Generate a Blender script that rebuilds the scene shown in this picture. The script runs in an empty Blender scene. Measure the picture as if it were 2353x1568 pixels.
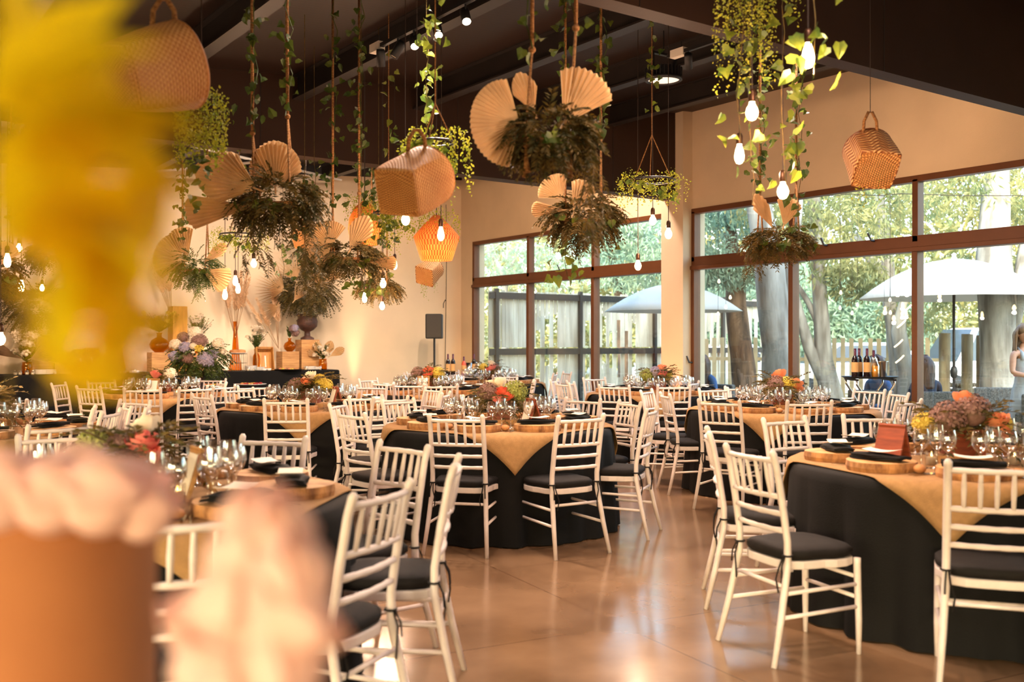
import bpy, math, random
from math import sin, cos, pi, radians as R
from mathutils import Vector, Matrix, Euler
random.seed(7)
sc = bpy.context.scene
COL = sc.collection

# ------------------------------------------------------------------ camera
F, HV, CU, CH = 2288.0, 787.0, 1176.5, 1.38          # focal length and horizon in photo pixels, lens height in metres
S_, C_ = sin(R(35.4)), cos(R(35.4))
cd = bpy.data.cameras.new('camera'); cam = bpy.data.objects.new('camera', cd); COL.objects.link(cam)
cam.location = (0, 0, CH); cam.rotation_euler = (pi/2, 0, -R(35.4))
cd.sensor_width = 36; cd.lens = F/2353*36; cd.shift_y = (HV-784)/2353
cd.clip_start = .05; cd.clip_end = 300
cd.dof.use_dof = True; cd.dof.focus_distance = 9.0; cd.dof.aperture_fstop = 2.2
sc.camera = cam
# ------------------------------------------------------------------ world, exposure
sc.view_settings.view_transform = 'Standard'; sc.view_settings.look = 'None'
sc.view_settings.exposure = 0.3; sc.view_settings.gamma = 1; sc.view_settings.use_curve_mapping = False
w = bpy.data.worlds.new('sky'); sc.world = w; w.use_nodes = True
nt = w.node_tree; nt.nodes.clear()
sky = nt.nodes.new('ShaderNodeTexSky'); sky.sky_type = 'NISHITA'; sky.sun_disc = False
sky.sun_elevation = R(22); sky.sun_rotation = R(230); sky.air_density = 1.2; sky.dust_density = 3.0
bg = nt.nodes.new('ShaderNodeBackground'); bg.inputs[1].default_value = 1.75
wo = nt.nodes.new('ShaderNodeOutputWorld')
nt.links.new(sky.outputs[0], bg.inputs[0]); nt.links.new(bg.outputs[0], wo.inputs[0])
cy = sc.cycles
cy.max_bounces = 7; cy.diffuse_bounces = 3; cy.glossy_bounces = 3; cy.transmission_bounces = 6; cy.transparent_max_bounces = 10
cy.caustics_reflective = False; cy.caustics_refractive = False
cy.sample_clamp_indirect = 4.0; cy.sample_clamp_direct = 0.0
cy.use_denoising = True

def P(u, v, Z):
    "a point of the hall from its place in the photo frame and its depth along the view"
    X = (u-CU)/F*Z
    return Vector((X*C_+Z*S_, -X*S_+Z*C_, CH-(v-HV)/F*Z))
def G(u, Z, z=0.0):
    p = P(u, HV, Z); p.z = z; return p
def ceil_z(x): return 3.96+.063*x
CAMYAW = -R(35.4)

def light(name, kind, loc, energy, color, parent=None, **k):
    ld = bpy.data.lights.new(name, kind); ld.energy = energy*1.25; ld.color = color
    for a, b in k.items():
        if a not in ('rot',): setattr(ld, a, b)
    o = bpy.data.objects.new(name, ld); COL.objects.link(o); o.location = loc
    if 'rot' in k: o.rotation_euler = k['rot']
    if parent: o.parent = parent
    return o
WARM = (1.0, .62, .40); AMBER = (1.0, .52, .24); NEUT = (1.0, .76, .62)

# ------------------------------------------------------------------ materials
def lin(c):
    return tuple(((x/255)/12.92 if x/255 <= .04045 else ((x/255+.055)/1.055)**2.4) for x in c)+(1.0,)
def nodes(m):
    m.use_nodes = True; n = m.node_tree; return n, n.nodes, n.links
def mat(name, col, rough=.6, metal=0.0, var=0.0, vs=8.0, bump=0.0, bs=40.0, col2=None, trl=0.0, stretch=(1,1,1), spec=.5, alpha=None):
    m = bpy.data.materials.new(name); n, N, L = nodes(m); b = N['Principled BSDF']
    b.inputs['Base Color'].default_value = lin(col); b.inputs['Roughness'].default_value = rough
    b.inputs['Metallic'].default_value = metal; b.inputs['Specular IOR Level'].default_value = spec
    tc = N.new('ShaderNodeTexCoord'); mp = N.new('ShaderNodeMapping'); mp.inputs['Scale'].default_value = stretch
    L.new(tc.outputs['Object'], mp.inputs[0])
    src = None
    if var or col2:
        t = N.new('ShaderNodeTexNoise'); t.inputs['Scale'].default_value = vs; t.inputs['Detail'].default_value = 5
        L.new(mp.outputs[0], t.inputs[0])
        r = N.new('ShaderNodeValToRGB'); L.new(t.outputs[0], r.inputs[0])
        a = lin(col); c2 = lin(col2) if col2 else tuple(x*(1-var) for x in a[:3])+(1,)
        r.color_ramp.elements[0].position = .36; r.color_ramp.elements[1].position = .64
        r.color_ramp.elements[0].color = c2; r.color_ramp.elements[1].color = a
        L.new(r.outputs[0], b.inputs['Base Color']); src = r.outputs[0]
    if bump:
        t2 = N.new('ShaderNodeTexNoise'); t2.inputs['Scale'].default_value = bs; t2.inputs['Detail'].default_value = 4
        L.new(mp.outputs[0], t2.inputs[0]); bp = N.new('ShaderNodeBump'); bp.inputs['Strength'].default_value = bump
        bp.inputs['Distance'].default_value = .01
        L.new(t2.outputs[0], bp.inputs['Height']); L.new(bp.outputs[0], b.inputs['Normal'])
    if trl:
        tr = N.new('ShaderNodeBsdfTranslucent'); mx = N.new('ShaderNodeMixShader'); mx.inputs[0].default_value = trl
        tr.inputs[0].default_value = lin(col)
        if src: L.new(src, tr.inputs[0])
        L.new(b.outputs[0], mx.inputs[1]); L.new(tr.outputs[0], mx.inputs[2]); L.new(mx.outputs[0], N['Material Output'].inputs[0])
    return m
def mathn(N, L, op, a, b=None):
    q = N.new('ShaderNodeMath'); q.operation = op
    for i, x in enumerate((a, b)):
        if x is None: continue
        if isinstance(x, (int, float)): q.inputs[i].default_value = x
        else: L.new(x, q.inputs[i])
    return q.outputs[0]
def emit(name, col, s):
    m = bpy.data.materials.new(name); n, N, L = nodes(m); b = N['Principled BSDF']
    b.inputs['Base Color'].default_value = lin(col); b.inputs['Emission Color'].default_value = lin(col); b.inputs['Emission Strength'].default_value = s
    return m
def glassy(name, tint=(255,255,255), ior=1.45, base=.04, rough=.0, gl=(1,1,1,1)):
    "thin clear glass: see-through with a fresnel sheen"
    m = bpy.data.materials.new(name); n, N, L = nodes(m); N.remove(N['Principled BSDF'])
    t = N.new('ShaderNodeBsdfTransparent'); t.inputs[0].default_value = lin(tint)
    g = N.new('ShaderNodeBsdfGlossy'); g.inputs['Roughness'].default_value = rough; g.inputs[0].default_value = gl
    lw = N.new('ShaderNodeLayerWeight'); lw.inputs[0].default_value = .5
    f = mathn(N, L, 'ADD', mathn(N, L, 'MULTIPLY', mathn(N, L, 'POWER', lw.outputs[1], ior), .9), base)
    mx = N.new('ShaderNodeMixShader'); L.new(f, mx.inputs[0]); L.new(t.outputs[0], mx.inputs[1]); L.new(g.outputs[0], mx.inputs[2])
    L.new(mx.outputs[0], N['Material Output'].inputs[0]); return m
M = {}
M['wall'] = mat('painted wall', (222,198,166), .85, var=.10, vs=1.3, bump=.15, bs=60)
M['dark'] = mat('dark panel', (56,38,28), .6, spec=.2, var=.15, vs=2, bump=.05)
M['steel'] = mat('dark brown steel', (34,26,22), .5, var=.3, vs=5)
M['frame'] = mat('bronze frame', (106,62,32), .45, .2, var=.12, vs=6)
M['chair'] = mat('white chair paint', (222,208,202), .42, var=.12, vs=14, bump=.08, bs=60)
M['cush'] = mat('black cushion fabric', (22,17,15), .75, spec=.25, var=.3, vs=20, bump=.3, bs=200)
M['black'] = mat('black cloth', (15,13,12), .8, spec=.2, var=.3, vs=4, bump=.25, bs=220)
M['burlap'] = mat('burlap', (172,130,82), .9, var=.16, vs=30, bump=.5, bs=300)
M['bark'] = mat('grey bark', (150,146,140), .9, col2=(96,90,84), vs=6, bump=1.0, bs=25, stretch=(1,1,.22))
M['brownbark'] = mat('brown bark', (120,92,70), .9, col2=(62,48,38), vs=8, bump=1.0, bs=30, stretch=(1,1,.2))
M['slab'] = mat('slab top', (214,166,108), .6, col2=(176,124,72), vs=14)
M['slabrim'] = mat('slab bark', (190,136,84), .85, col2=(112,72,42), vs=22, bump=.8, bs=50, stretch=(1,1,.35))
M['wood'] = mat('plain wood', (196,148,92), .55, col2=(160,112,64), vs=5, stretch=(1,1,8))
M['wood2'] = mat('golden crate wood', (206,146,58), .5, col2=(170,112,40), vs=5, stretch=(8,1,1))
M['redwood'] = mat('red brown wood', (142,66,36), .5, col2=(112,48,26), vs=7, stretch=(1,1,6))
M['plank'] = mat('swing plank', (206,140,84), .6, col2=(160,98,54), vs=6, stretch=(6,1,1))
M['rope'] = mat('jute rope', (186,132,76), .9, col2=(128,84,44), vs=60, bump=.8, bs=120, stretch=(1,1,2))
M['palm'] = mat('dried palm', (232,196,146), .75, var=.16, vs=9, trl=.25)
M['palm2'] = mat('grey dried palm', (176,140,104), .8, var=.25, vs=9, trl=.15)
M['pampas'] = mat('pampas', (236,200,158), .95, var=.15, vs=30, trl=.3)
M['fern'] = mat('dark fern', (56,58,24), .7, col2=(112,88,34), vs=18, trl=.2)
M['fern2'] = mat('brownish grass', (120,92,34), .75, col2=(66,62,24), vs=18, trl=.25)
M['ivy'] = mat('ivy leaf', (52,74,28), .45, col2=(88,98,34), vs=9, trl=.3)
M['pothos'] = mat('pothos leaf', (128,136,44), .4, col2=(64,88,32), vs=7, trl=.4)
M['lime'] = mat('lime sprig', (186,180,52), .6, col2=(120,140,40), vs=16, trl=.4)
M['yleaf'] = mat('yellow leaf', (252,228,24), .6, col2=(236,204,18), vs=9, trl=.6)
M['hgreen'] = mat('green hydrangea', (170,172,88), .7, col2=(128,138,62), vs=30, trl=.2)
M['hyel'] = mat('yellow bloom', (228,204,92), .7, col2=(206,176,60), vs=30, trl=.2)
M['hblue'] = mat('blue hydrangea', (150,148,178), .7, col2=(176,160,176), vs=30, trl=.2)
M['hmauve'] = mat('mauve hydrangea', (150,112,108), .7, col2=(120,92,76), vs=30, trl=.2)
M['white'] = mat('white bloom', (244,232,214), .6, col2=(232,212,180), vs=30, trl=.25)
M['peach'] = mat('peach rose', (240,160,116), .6, col2=(232,132,90), vs=20, trl=.2)
M['pink'] = mat('pink rose', (236,140,128), .6, col2=(226,110,104), vs=20, trl=.2)
M['coral'] = mat('coral rose', (236,120,88), .6, col2=(222,90,68), vs=20, trl=.2)
M['paper'] = mat('white paper', (236,226,212), .7)
M['china'] = mat('white china', (236,230,222), .25)
M['glass'] = glassy('clear glass', (254,254,254), 1.5, .17, .09)
M['pane'] = glassy('window pane', (240,248,248), 5.0, .05)
M['amber'] = glassy('amber glass', (226,166,60), 3.5, .05, .02, (1,.85,.6,1))
M['bulbglass'] = emit('lit bulb', (255,214,150), 26.0)
M['socket'] = mat('brass socket', (70,44,28), .4, .6)
M['cord'] = mat('brown cord', (46,32,24), .7)
M['metal'] = mat('bright metal', (210,200,190), .18, 1.0)
M['plastic'] = mat('black plastic', (24,23,24), .5, bump=.1)
M['umb'] = mat('umbrella canvas', (212,208,204), .85, var=.04, vs=3, trl=.25)
M['grass'] = mat('outdoor leaf', (98,112,78), .6, col2=(164,156,104), vs=1.4, trl=.45)
M['grass2'] = mat('blue green leaf', (112,142,128), .7, col2=(160,178,150), vs=1.6, trl=.45)
M['fence'] = mat('weathered fence', (226,216,198), .85, col2=(178,166,148), vs=6, stretch=(1,1,.15), bump=.3)
M['picket'] = mat('picket', (196,176,140), .85, col2=(160,142,110), vs=5, stretch=(1,1,.2))
M['log'] = mat('log post', (168,150,120), .9, col2=(120,100,76), vs=7, bump=.6, bs=30, stretch=(1,1,.2))
M['stone'] = mat('gabion stone', (150,130,104), .9, col2=(104,88,68), vs=9, bump=1, bs=12)
M['earth'] = mat('sandy ground', (186,170,146), .95, col2=(150,136,110), vs=2)
M['car'] = mat('white car paint', (238,238,240), .2)
M['carglass'] = mat('dark car glass', (60,66,74), .1)
M['tyre'] = mat('tyre', (28,28,28), .8)
M['rattan'] = mat('grey rattan', (112,106,98), .8, col2=(64,60,56), vs=60, bump=.8, bs=90)
M['skin'] = mat('skin', (206,150,122), .55)
M['hair'] = mat('dark brown hair', (52,32,24), .5, col2=(84,52,34), vs=30, stretch=(1,1,.15))
M['hairb'] = mat('light brown hair', (150,112,80), .5, col2=(96,66,44), vs=30, stretch=(1,1,.15))
M['dress'] = mat('pale blue grey dress', (176,178,184), .7, var=.15, vs=8, stretch=(3,3,.3))
M['denim'] = mat('blue shirt', (64,92,140), .85, var=.2, vs=12)
M['navy'] = mat('navy cloth', (40,46,66), .85, var=.2, vs=12)
M['wine'] = mat('dark wine bottle', (26,14,16), .12)
M['label'] = mat('tan label', (206,160,104), .7)
M['foil'] = mat('purple foil', (84,40,60), .35, .4)
M['juice'] = mat('orange juice', (236,160,30), .3)
M['rosewine'] = mat('rose drink', (206,90,70), .25)
M['urn'] = mat('rust iron urn', (78,46,34), .6, col2=(52,30,24), vs=14, bump=.4)
M['bread'] = mat('bread', (206,148,92), .8, col2=(170,110,62), vs=10)
M['meat'] = mat('cured meat', (206,112,80), .6, col2=(226,150,110), vs=16)
M['jam'] = mat('red jam', (150,30,26), .3)
M['candle'] = mat('candle wax', (240,220,184), .5, trl=.3)
M['flame'] = emit('candle flame', (255,190,90), 18)
M['spot'] = emit('spot lens', (255,226,190), 22)
M['lampface'] = emit('high bay diffuser', (226,210,190), 1.1)
M['terra'] = mat('tan planter clay', (176,112,66), .8, col2=(158,92,50), vs=3)
M['ppetal'] = mat('pale pink petal', (252,214,202), .6, col2=(250,200,184), vs=6, trl=.3)
M['reddetail'] = mat('red tail light', (200,70,50), .3)

# ceiling deck with fine ribs
def deck():
    m = mat('ribbed ceiling deck', (42,27,19), .5, spec=.3); n, N, L = nodes(m); b = N['Principled BSDF']
    tc = N.new('ShaderNodeTexCoord'); sx = N.new('ShaderNodeSeparateXYZ'); L.new(tc.outputs['Object'], sx.inputs[0])
    f = mathn(N, L, 'FRACT', mathn(N, L, 'MULTIPLY', sx.outputs[1], 16.0))
    q = mathn(N, L, 'LESS_THAN', f, .16)
    mx = N.new('ShaderNodeMixRGB'); L.new(q, mx.inputs[0]); mx.inputs[1].default_value = lin((42,27,19)); mx.inputs[2].default_value = lin((30,22,18))
    L.new(mx.outputs[0], b.inputs['Base Color'])
    bp = N.new('ShaderNodeBump'); bp.inputs['Strength'].default_value = .6; bp.inputs['Distance'].default_value = .01; bp.invert = True
    L.new(q, bp.inputs['Height']); L.new(bp.outputs[0], b.inputs['Normal'])
    return m
M['deck'] = deck()
def floor_mat():
    m = mat('polished concrete', (160,132,104), .2, spec=.6); n, N, L = nodes(m); b = N['Principled BSDF']
    tc = N.new('ShaderNodeTexCoord'); mp = N.new('ShaderNodeMapping'); mp.inputs['Rotation'].default_value = (0,0,R(8)); L.new(tc.outputs['Object'], mp.inputs[0])
    sx = N.new('ShaderNodeSeparateXYZ'); L.new(mp.outputs[0], sx.inputs[0])
    ls = []
    for i in (0, 1):
        f = mathn(N, L, 'FRACT', mathn(N, L, 'MULTIPLY', sx.outputs[i], 1/1.35)); ls.append(mathn(N, L, 'LESS_THAN', f, .005))
    j = mathn(N, L, 'MAXIMUM', ls[0], ls[1])
    t = N.new('ShaderNodeTexNoise'); t.inputs['Scale'].default_value = 1.6; t.inputs['Detail'].default_value = 8; L.new(mp.outputs[0], t.inputs[0])
    r = N.new('ShaderNodeValToRGB'); L.new(t.outputs[0], r.inputs[0])
    r.color_ramp.elements[0].position = .32; r.color_ramp.elements[1].position = .68
    r.color_ramp.elements[0].color = lin((104,78,56)); r.color_ramp.elements[1].color = lin((140,110,82))
    mx = N.new('ShaderNodeMixRGB'); L.new(j, mx.inputs[0]); L.new(r.outputs[0], mx.inputs[1]); mx.inputs[2].default_value = lin((88,64,44))
    L.new(mx.outputs[0], b.inputs['Base Color'])
    mr = N.new('ShaderNodeMapRange'); L.new(t.outputs[0], mr.inputs[0]); mr.inputs[3].default_value = .10; mr.inputs[4].default_value = .24
    L.new(mr.outputs[0], b.inputs['Roughness'])
    return m
M['floor'] = floor_mat()
def weave(name, ca, cb, nu, nv, zig, trl=0.0, thr=.5):
    "woven strips; zig > 0 gives a chevron weave"
    m = mat(name, ca, .6, trl=trl); n, N, L = nodes(m); b = N['Principled BSDF']
    tc = N.new('ShaderNodeTexCoord'); sx = N.new('ShaderNodeSeparateXYZ'); L.new(tc.outputs['UV'], sx.inputs[0])
    u = mathn(N, L, 'MULTIPLY', sx.outputs[0], nu); v = mathn(N, L, 'MULTIPLY', sx.outputs[1], nv)
    if zig: s = mathn(N, L, 'ADD', v, mathn(N, L, 'MULTIPLY', mathn(N, L, 'PINGPONG', u, 1.0), zig)); f = mathn(N, L, 'FRACT', s)
    else:
        a = mathn(N, L, 'FRACT', mathn(N, L, 'ADD', u, mathn(N, L, 'MULTIPLY', mathn(N, L, 'FLOOR', v), .5))); f = a
    q = mathn(N, L, 'LESS_THAN', f, thr)
    mx = N.new('ShaderNodeMixRGB'); L.new(q, mx.inputs[0]); mx.inputs[1].default_value = lin(ca); mx.inputs[2].default_value = lin(cb)
    t = N.new('ShaderNodeTexNoise'); t.inputs['Scale'].default_value = 9; L.new(tc.outputs['Object'], t.inputs[0])
    m2 = N.new('ShaderNodeMixRGB'); m2.blend_type = 'MULTIPLY'; L.new(t.outputs[0], m2.inputs[0]); L.new(mx.outputs[0], m2.inputs[1]); m2.inputs[2].default_value = lin((225,190,150))
    L.new(m2.outputs[0], b.inputs['Base Color'])
    fr = mathn(N, L, 'PINGPONG', mathn(N, L, 'MULTIPLY', f, 2.0), 1.0)
    fv = mathn(N, L, 'PINGPONG', mathn(N, L, 'MULTIPLY', v, 2.0), 1.0)
    bp = N.new('ShaderNodeBump'); bp.inputs['Strength'].default_value = .7; bp.inputs['Distance'].default_value = .006
    L.new(mathn(N, L, 'ADD', fr, fv), bp.inputs['Height']); L.new(bp.outputs[0], b.inputs['Normal'])
    if trl:
        for x in N:
            if x.bl_idname == 'ShaderNodeBsdfTranslucent': L.new(m2.outputs[0], x.inputs[0])
    return m
M['basket'] = weave('woven basket', (232,182,116), (206,144,80), 44, 24, 0)
M['chevron'] = weave('chevron basket', (236,196,136), (150,92,46), 16, 9, 1.6)
M['basketbase'] = weave('woven basket base', (224,170,98), (186,128,68), 18, 18, 0)
M['rattanlamp'] = weave('rattan lamp weave', (204,136,76), (146,80,38), 40, 22, 0, .45)
# ------------------------------------------------------------------ mesh building
class MB:
    def __init__(s): s.v = []; s.f = []; s.uv = []
    def add(s, vs, fs, uvs=None, m=None):
        b = len(s.v)
        s.v += [tuple(m @ Vector(p)) for p in vs] if m is not None else [tuple(p) for p in vs]
        for i, q in enumerate(fs):
            s.f.append(tuple(b+k for k in q)); s.uv.append(uvs[i] if uvs else None)
        return s
    def box(s, c, d, m=None):
        x, y, z = c; a, b, e = d[0]/2, d[1]/2, d[2]/2
        vs = [(x+i*a, y+j*b, z+k*e) for i in (-1, 1) for j in (-1, 1) for k in (-1, 1)]
        return s.add(vs, [(0,1,3,2),(4,6,7,5),(0,4,5,1),(2,3,7,6),(0,2,6,4),(1,5,7,3)], None, m)
    def bar(s, a, b, w, h=None):
        "a rectangular bar from a to b"
        a, b = Vector(a), Vector(b); d = b-a; q = d.to_track_quat('Z', 'Y').to_matrix().to_4x4()
        return s.box((0,0,d.length/2), (w, h or w, d.length), Matrix.Translation(a) @ q)
    def tube(s, pts, r, n=6, m=None, cap=True):
        pts = [Vector(p) for p in pts]; k = len(pts)
        rr = r if isinstance(r, (list, tuple)) else [r]*k
        vs = []; up = None
        for i, p in enumerate(pts):
            t = (pts[min(i+1, k-1)]-pts[max(i-1, 0)]).normalized()
            if up is None: up = Vector((1,0,0)) if abs(t.x) < .9 else Vector((0,1,0))
            a = t.cross(up).normalized(); up = a.cross(t).normalized()
            for j in range(n):
                an = 2*pi*j/n; vs.append(p+(a*cos(an)+up*sin(an))*rr[i])
        fs = [(i*n+j, i*n+(j+1) % n, (i+1)*n+(j+1) % n, (i+1)*n+j) for i in range(k-1) for j in range(n)]
        if cap: fs += [tuple(range(n-1, -1, -1)), tuple((k-1)*n+j for j in range(n))]
        return s.add(vs, fs, None, m)
    def lathe(s, prof, n=20, m=None, sq=None, uvf=False):
        "prof: (radius, z[, squareness])"
        vs = []; k = len(prof)
        for q in prof:
            r, z = q[0], q[1]; e = q[2] if len(q) > 2 else 0
            for j in range(n):
                an = 2*pi*j/n+pi/4; c, d = cos(an), sin(an)
                g = 1/max(abs(cos(an-0)), abs(sin(an-0))); g = 1+(g*0.92-1)*e
                vs.append((r*c*g, r*d*g, z))
        fs = []; uv = []
        for i in range(k-1):
            for j in range(n):
                fs.append((i*n+j, i*n+(j+1) % n, (i+1)*n+(j+1) % n, (i+1)*n+j))
                uv.append(((j/n, i/(k-1)), ((j+1)/n, i/(k-1)), ((j+1)/n, (i+1)/(k-1)), (j/n, (i+1)/(k-1))))
        return s.add(vs, fs, uv, m)
    def disc(s, r, z, n=20, m=None, flip=False):
        vs = [(r*cos(2*pi*j/n+pi/4), r*sin(2*pi*j/n+pi/4), z) for j in range(n)]
        f = tuple(range(n)); return s.add(vs, [f[::-1] if flip else f], [[(.5+x/r/2, .5+y/r/2) for x, y, _ in (vs[::-1] if flip else vs)]], m)
    def ball(s, c, r, n=10, k=6, m=None):
        rx, ry, rz = r if isinstance(r, (list, tuple)) else (r, r, r)
        vs = [(c[0], c[1], c[2]-rz)]
        for i in range(1, k):
            a = -pi/2+pi*i/k
            vs += [(c[0]+rx*cos(a)*cos(2*pi*j/n), c[1]+ry*cos(a)*sin(2*pi*j/n), c[2]+rz*sin(a)) for j in range(n)]
        vs.append((c[0], c[1], c[2]+rz)); t = len(vs)-1
        fs = [(0, 1+(j+1) % n, 1+j) for j in range(n)]
        for i in range(k-2):
            fs += [(1+i*n+j, 1+i*n+(j+1) % n, 1+(i+1)*n+(j+1) % n, 1+(i+1)*n+j) for j in range(n)]
        fs += [(t, 1+(k-2)*n+j, 1+(k-2)*n+(j+1) % n) for j in range(n)]
        return s.add(vs, fs, None, m)
    def leaf(s, p, d, L, W, up=None, fold=.25, heart=False):
        p, d = Vector(p), Vector(d).normalized()
        up = Vector(up) if up is not None else Vector((random.uniform(-1,1), random.uniform(-1,1), random.uniform(-.2,1)))
        sd = d.cross(up)
        if sd.length < 1e-3: sd = d.orthogonal()
        sd.normalize(); nn = sd.cross(d)
        if heart:
            vs = [p, p-d*L*.08+sd*W*.28+nn*W*fold*.5, p+d*L*.25+sd*W*.52+nn*W*fold, p+d*L*.65+sd*W*.30+nn*W*fold*.6, p+d*L-nn*W*.2,
                  p+d*L*.65-sd*W*.30+nn*W*fold*.6, p+d*L*.25-sd*W*.52+nn*W*fold, p-d*L*.08-sd*W*.28+nn*W*fold*.5, p+d*L*.4]
            fs = [(0,1,2,8),(8,2,3,4),(8,4,5,6),(0,8,6,7)]
        else:
            vs = [p, p+d*L*.45+sd*W*.5+nn*W*fold, p+d*L, p+d*L*.45-sd*W*.5+nn*W*fold]
            fs = [(0,1,2,3)]
        return s.add(vs, fs)
    def build(s, name, m, parent=None, smooth=False, bevel=0, loc=None):
        me = bpy.data.meshes.new(name); me.from_pydata(s.v, [], s.f)
        me.materials.append(M[m] if isinstance(m, str) else m)
        if any(s.uv):
            ul = me.uv_layers.new(name='UVMap'); i = 0; buf = []
            for q, f in zip(s.uv, s.f):
                for k in range(len(f)): buf += (q[k] if q else (0, 0))
            ul.data.foreach_set('uv', buf)
        if smooth: me.polygons.foreach_set('use_smooth', [True]*len(me.polygons))
        me.update()
        o = bpy.data.objects.new(name, me); COL.objects.link(o)
        if parent is not None: o.parent = parent
        if loc is not None: o.location = loc
        if bevel:
            b = o.modifiers.new('edge', 'BEVEL'); b.width = bevel; b.segments = 2; b.limit_method = 'ANGLE'
        return o
def ngon_tri(o): return o
def tag(o, label=None, cat=None, group=None, kind=None):
    if label: o['label'] = label
    if cat: o['category'] = cat
    if group: o['group'] = group
    if kind: o['kind'] = kind
    return o
def thing(name, label, cat, loc=(0,0,0), rz=0, group=None, rot=None):
    o = bpy.data.objects.new(name, None); COL.objects.link(o); o.location = loc; o.rotation_euler = rot or (0, 0, rz)
    o.empty_display_size = .1
    return tag(o, label, cat, group)
def kids(): 
    d = {}
    for o in COL.objects:
        if o.parent: d.setdefault(o.parent.name, []).append(o)
    return d
def dup(root, loc=None, rz=None, label=None, group=None, scale=None, fam=None):
    c = root.copy(); COL.objects.link(c)
    if loc is not None: c.location = loc
    if rz is not None: c.rotation_euler = (0, 0, rz)
    if scale: c.scale = (scale,)*3 if isinstance(scale, (int, float)) else scale
    if label: c['label'] = label
    if group: c['group'] = group
    def rec(a, b):
        for ch in fam.get(a.name, []):
            d = ch.copy(); COL.objects.link(d); d.parent = b; rec(ch, d)
    if fam is None: fam = family(root)
    rec(root, c); return c
def family(root):
    d = {}
    def rec(a):
        ch = list(a.children); d[a.name] = ch
        for x in ch: rec(x)
    rec(root); return d
def struct(mb, name, m, **k):
    o = mb.build(name, m, **k); o['kind'] = 'structure'; return o
def rv(a=1.0): return Vector((random.uniform(-a,a), random.uniform(-a,a), random.uniform(-a,a)))

# ------------------------------------------------------------------ the room
X0, X1, Y0, Y1 = -7.0, 10.1, -4.0, 15.87
struct(MB().box(((X0+10.1)/2+.1, (Y0+Y1)/2, -.05), (10.3-X0+.2, Y1-Y0+.5, .1)), 'floor', 'floor')
m = MB(); t = .12
za, zb = ceil_z(X0-.2), ceil_z(X1+.3)
m.add([(X0-.2,Y0-.2,za),(X1+.3,Y0-.2,zb),(X1+.3,Y1+.25,zb),(X0-.2,Y1+.25,za),(X0-.2,Y0-.2,za+t),(X1+.3,Y0-.2,zb+t),(X1+.3,Y1+.25,zb+t),(X0-.2,Y1+.25,za+t)],
      [(0,1,2,3),(7,6,5,4),(0,4,5,1),(1,5,6,2),(2,6,7,3),(3,7,4,0)])
struct(m, 'ceiling', 'deck')
def wallprism(y, th, x0, x1, name, drop=.0):
    m = MB(); a, b = ceil_z(x0)-drop, ceil_z(x1)-drop
    m.add([(x0,y,0),(x1,y,0),(x1,y,b),(x0,y,a),(x0,y+th,0),(x1,y+th,0),(x1,y+th,b),(x0,y+th,a)],
          [(0,1,2,3),(7,6,5,4),(0,4,5,1),(1,5,6,2),(2,6,7,3),(3,7,4,0)])
    return struct(m, name, 'wall')
wallprism(Y1, .25, X0-.2, X1+.25, 'wall_back'); 
def boxes(name, L, mt='wall'):
    m = MB()
    for (a, b) in L: m.box([(a[i]+b[i])/2 for i in range(3)], [b[i]-a[i] for i in range(3)])
    return struct(m, name, mt)
zl, zc = ceil_z(X0), ceil_z(X0)-.1
m = MB(); za, zb = ceil_z(X0-.2), ceil_z(X1+.25)
boxes('wall_front', [((X0-.2,Y0-.2,0),(-6,Y0,3.5)), ((-2,Y0-.2,0),(X1+.25,Y0,3.5)), ((-6,Y0-.2,0),(-2,Y0,.15))])
MB_ = MB().add([(X0-.2,Y0-.2,2.4),(X1+.25,Y0-.2,2.4),(X1+.25,Y0-.2,zb),(X0-.2,Y0-.2,za),(X0-.2,Y0,2.4),(X1+.25,Y0,2.4),(X1+.25,Y0,zb),(X0-.2,Y0,za)],
          [(0,1,2,3),(7,6,5,4),(0,4,5,1),(1,5,6,2),(2,6,7,3),(3,7,4,0)]); struct(MB_, 'trim_4', 'wall')
boxes('wall_left', [((X0-.2,Y0,0),(X0,-3,zl)), ((X0-.2,4,0),(X0,Y1,zl)), ((X0-.2,-3,0),(X0,4,.15)), ((X0-.2,-3,2.4),(X0,4,zl))])
def plain_window(n, a, b):
    W = bpy.data.objects.new('window_%d' % n, None); COL.objects.link(W); W['kind'] = 'structure'; a, b = Vector(a), Vector(b); k = 5; f = MB()
    for i in range(k+1): p = a.lerp(b, i/k); f.bar((p.x,p.y,.15), (p.x,p.y,2.4), .07)
    for z in (.18, 2.3, 2.87): f.bar((a.x,a.y,z), (b.x,b.y,z), .06)
    f.build('window_frame', 'frame', W); g = MB(); g.add([(a.x,a.y,.15),(b.x,b.y,.15),(b.x,b.y,2.4),(a.x,a.y,2.4)], [(0,1,2,3)]); g.build('glass_pane', 'pane', W)
    c = (a+b)/2; d = b-a; inn = Vector((-d.y, d.x, 0)).normalized()
    l = light('sky_portal', 'AREA', (c.x, c.y, 1.52), 1, (1,1,1), shape='RECTANGLE', size=d.length, size_y=2.75); l.data.cycles.is_portal = True
    l.rotation_euler = inn.to_track_quat('-Z', 'Z').to_euler()
plain_window(4, (X0-.1,4,0), (X0-.1,-3,0)); plain_window(5, (-6,Y0-.1,0), (-2,Y0-.1,0))
zt = ceil_z(X1); WT, WB = 3.22, 0.0
m = MB()
def wr(y0, y1, z0, z1, x0=X1, x1=X1+.25): m.box(((x0+x1)/2, (y0+y1)/2, (z0+z1)/2), (x1-x0, y1-y0, z1-z0))
wr(15.45, Y1, 0, zt); wr(10.3, 15.45, WT, zt); wr(9.87, 10.3, 0, zt); wr(4.73, 9.87, WT, zt); wr(2.4, 4.73, 0, zt); wr(-2.0, 2.4, WT, zt); wr(Y0, -2.0, 0, zt)
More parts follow.
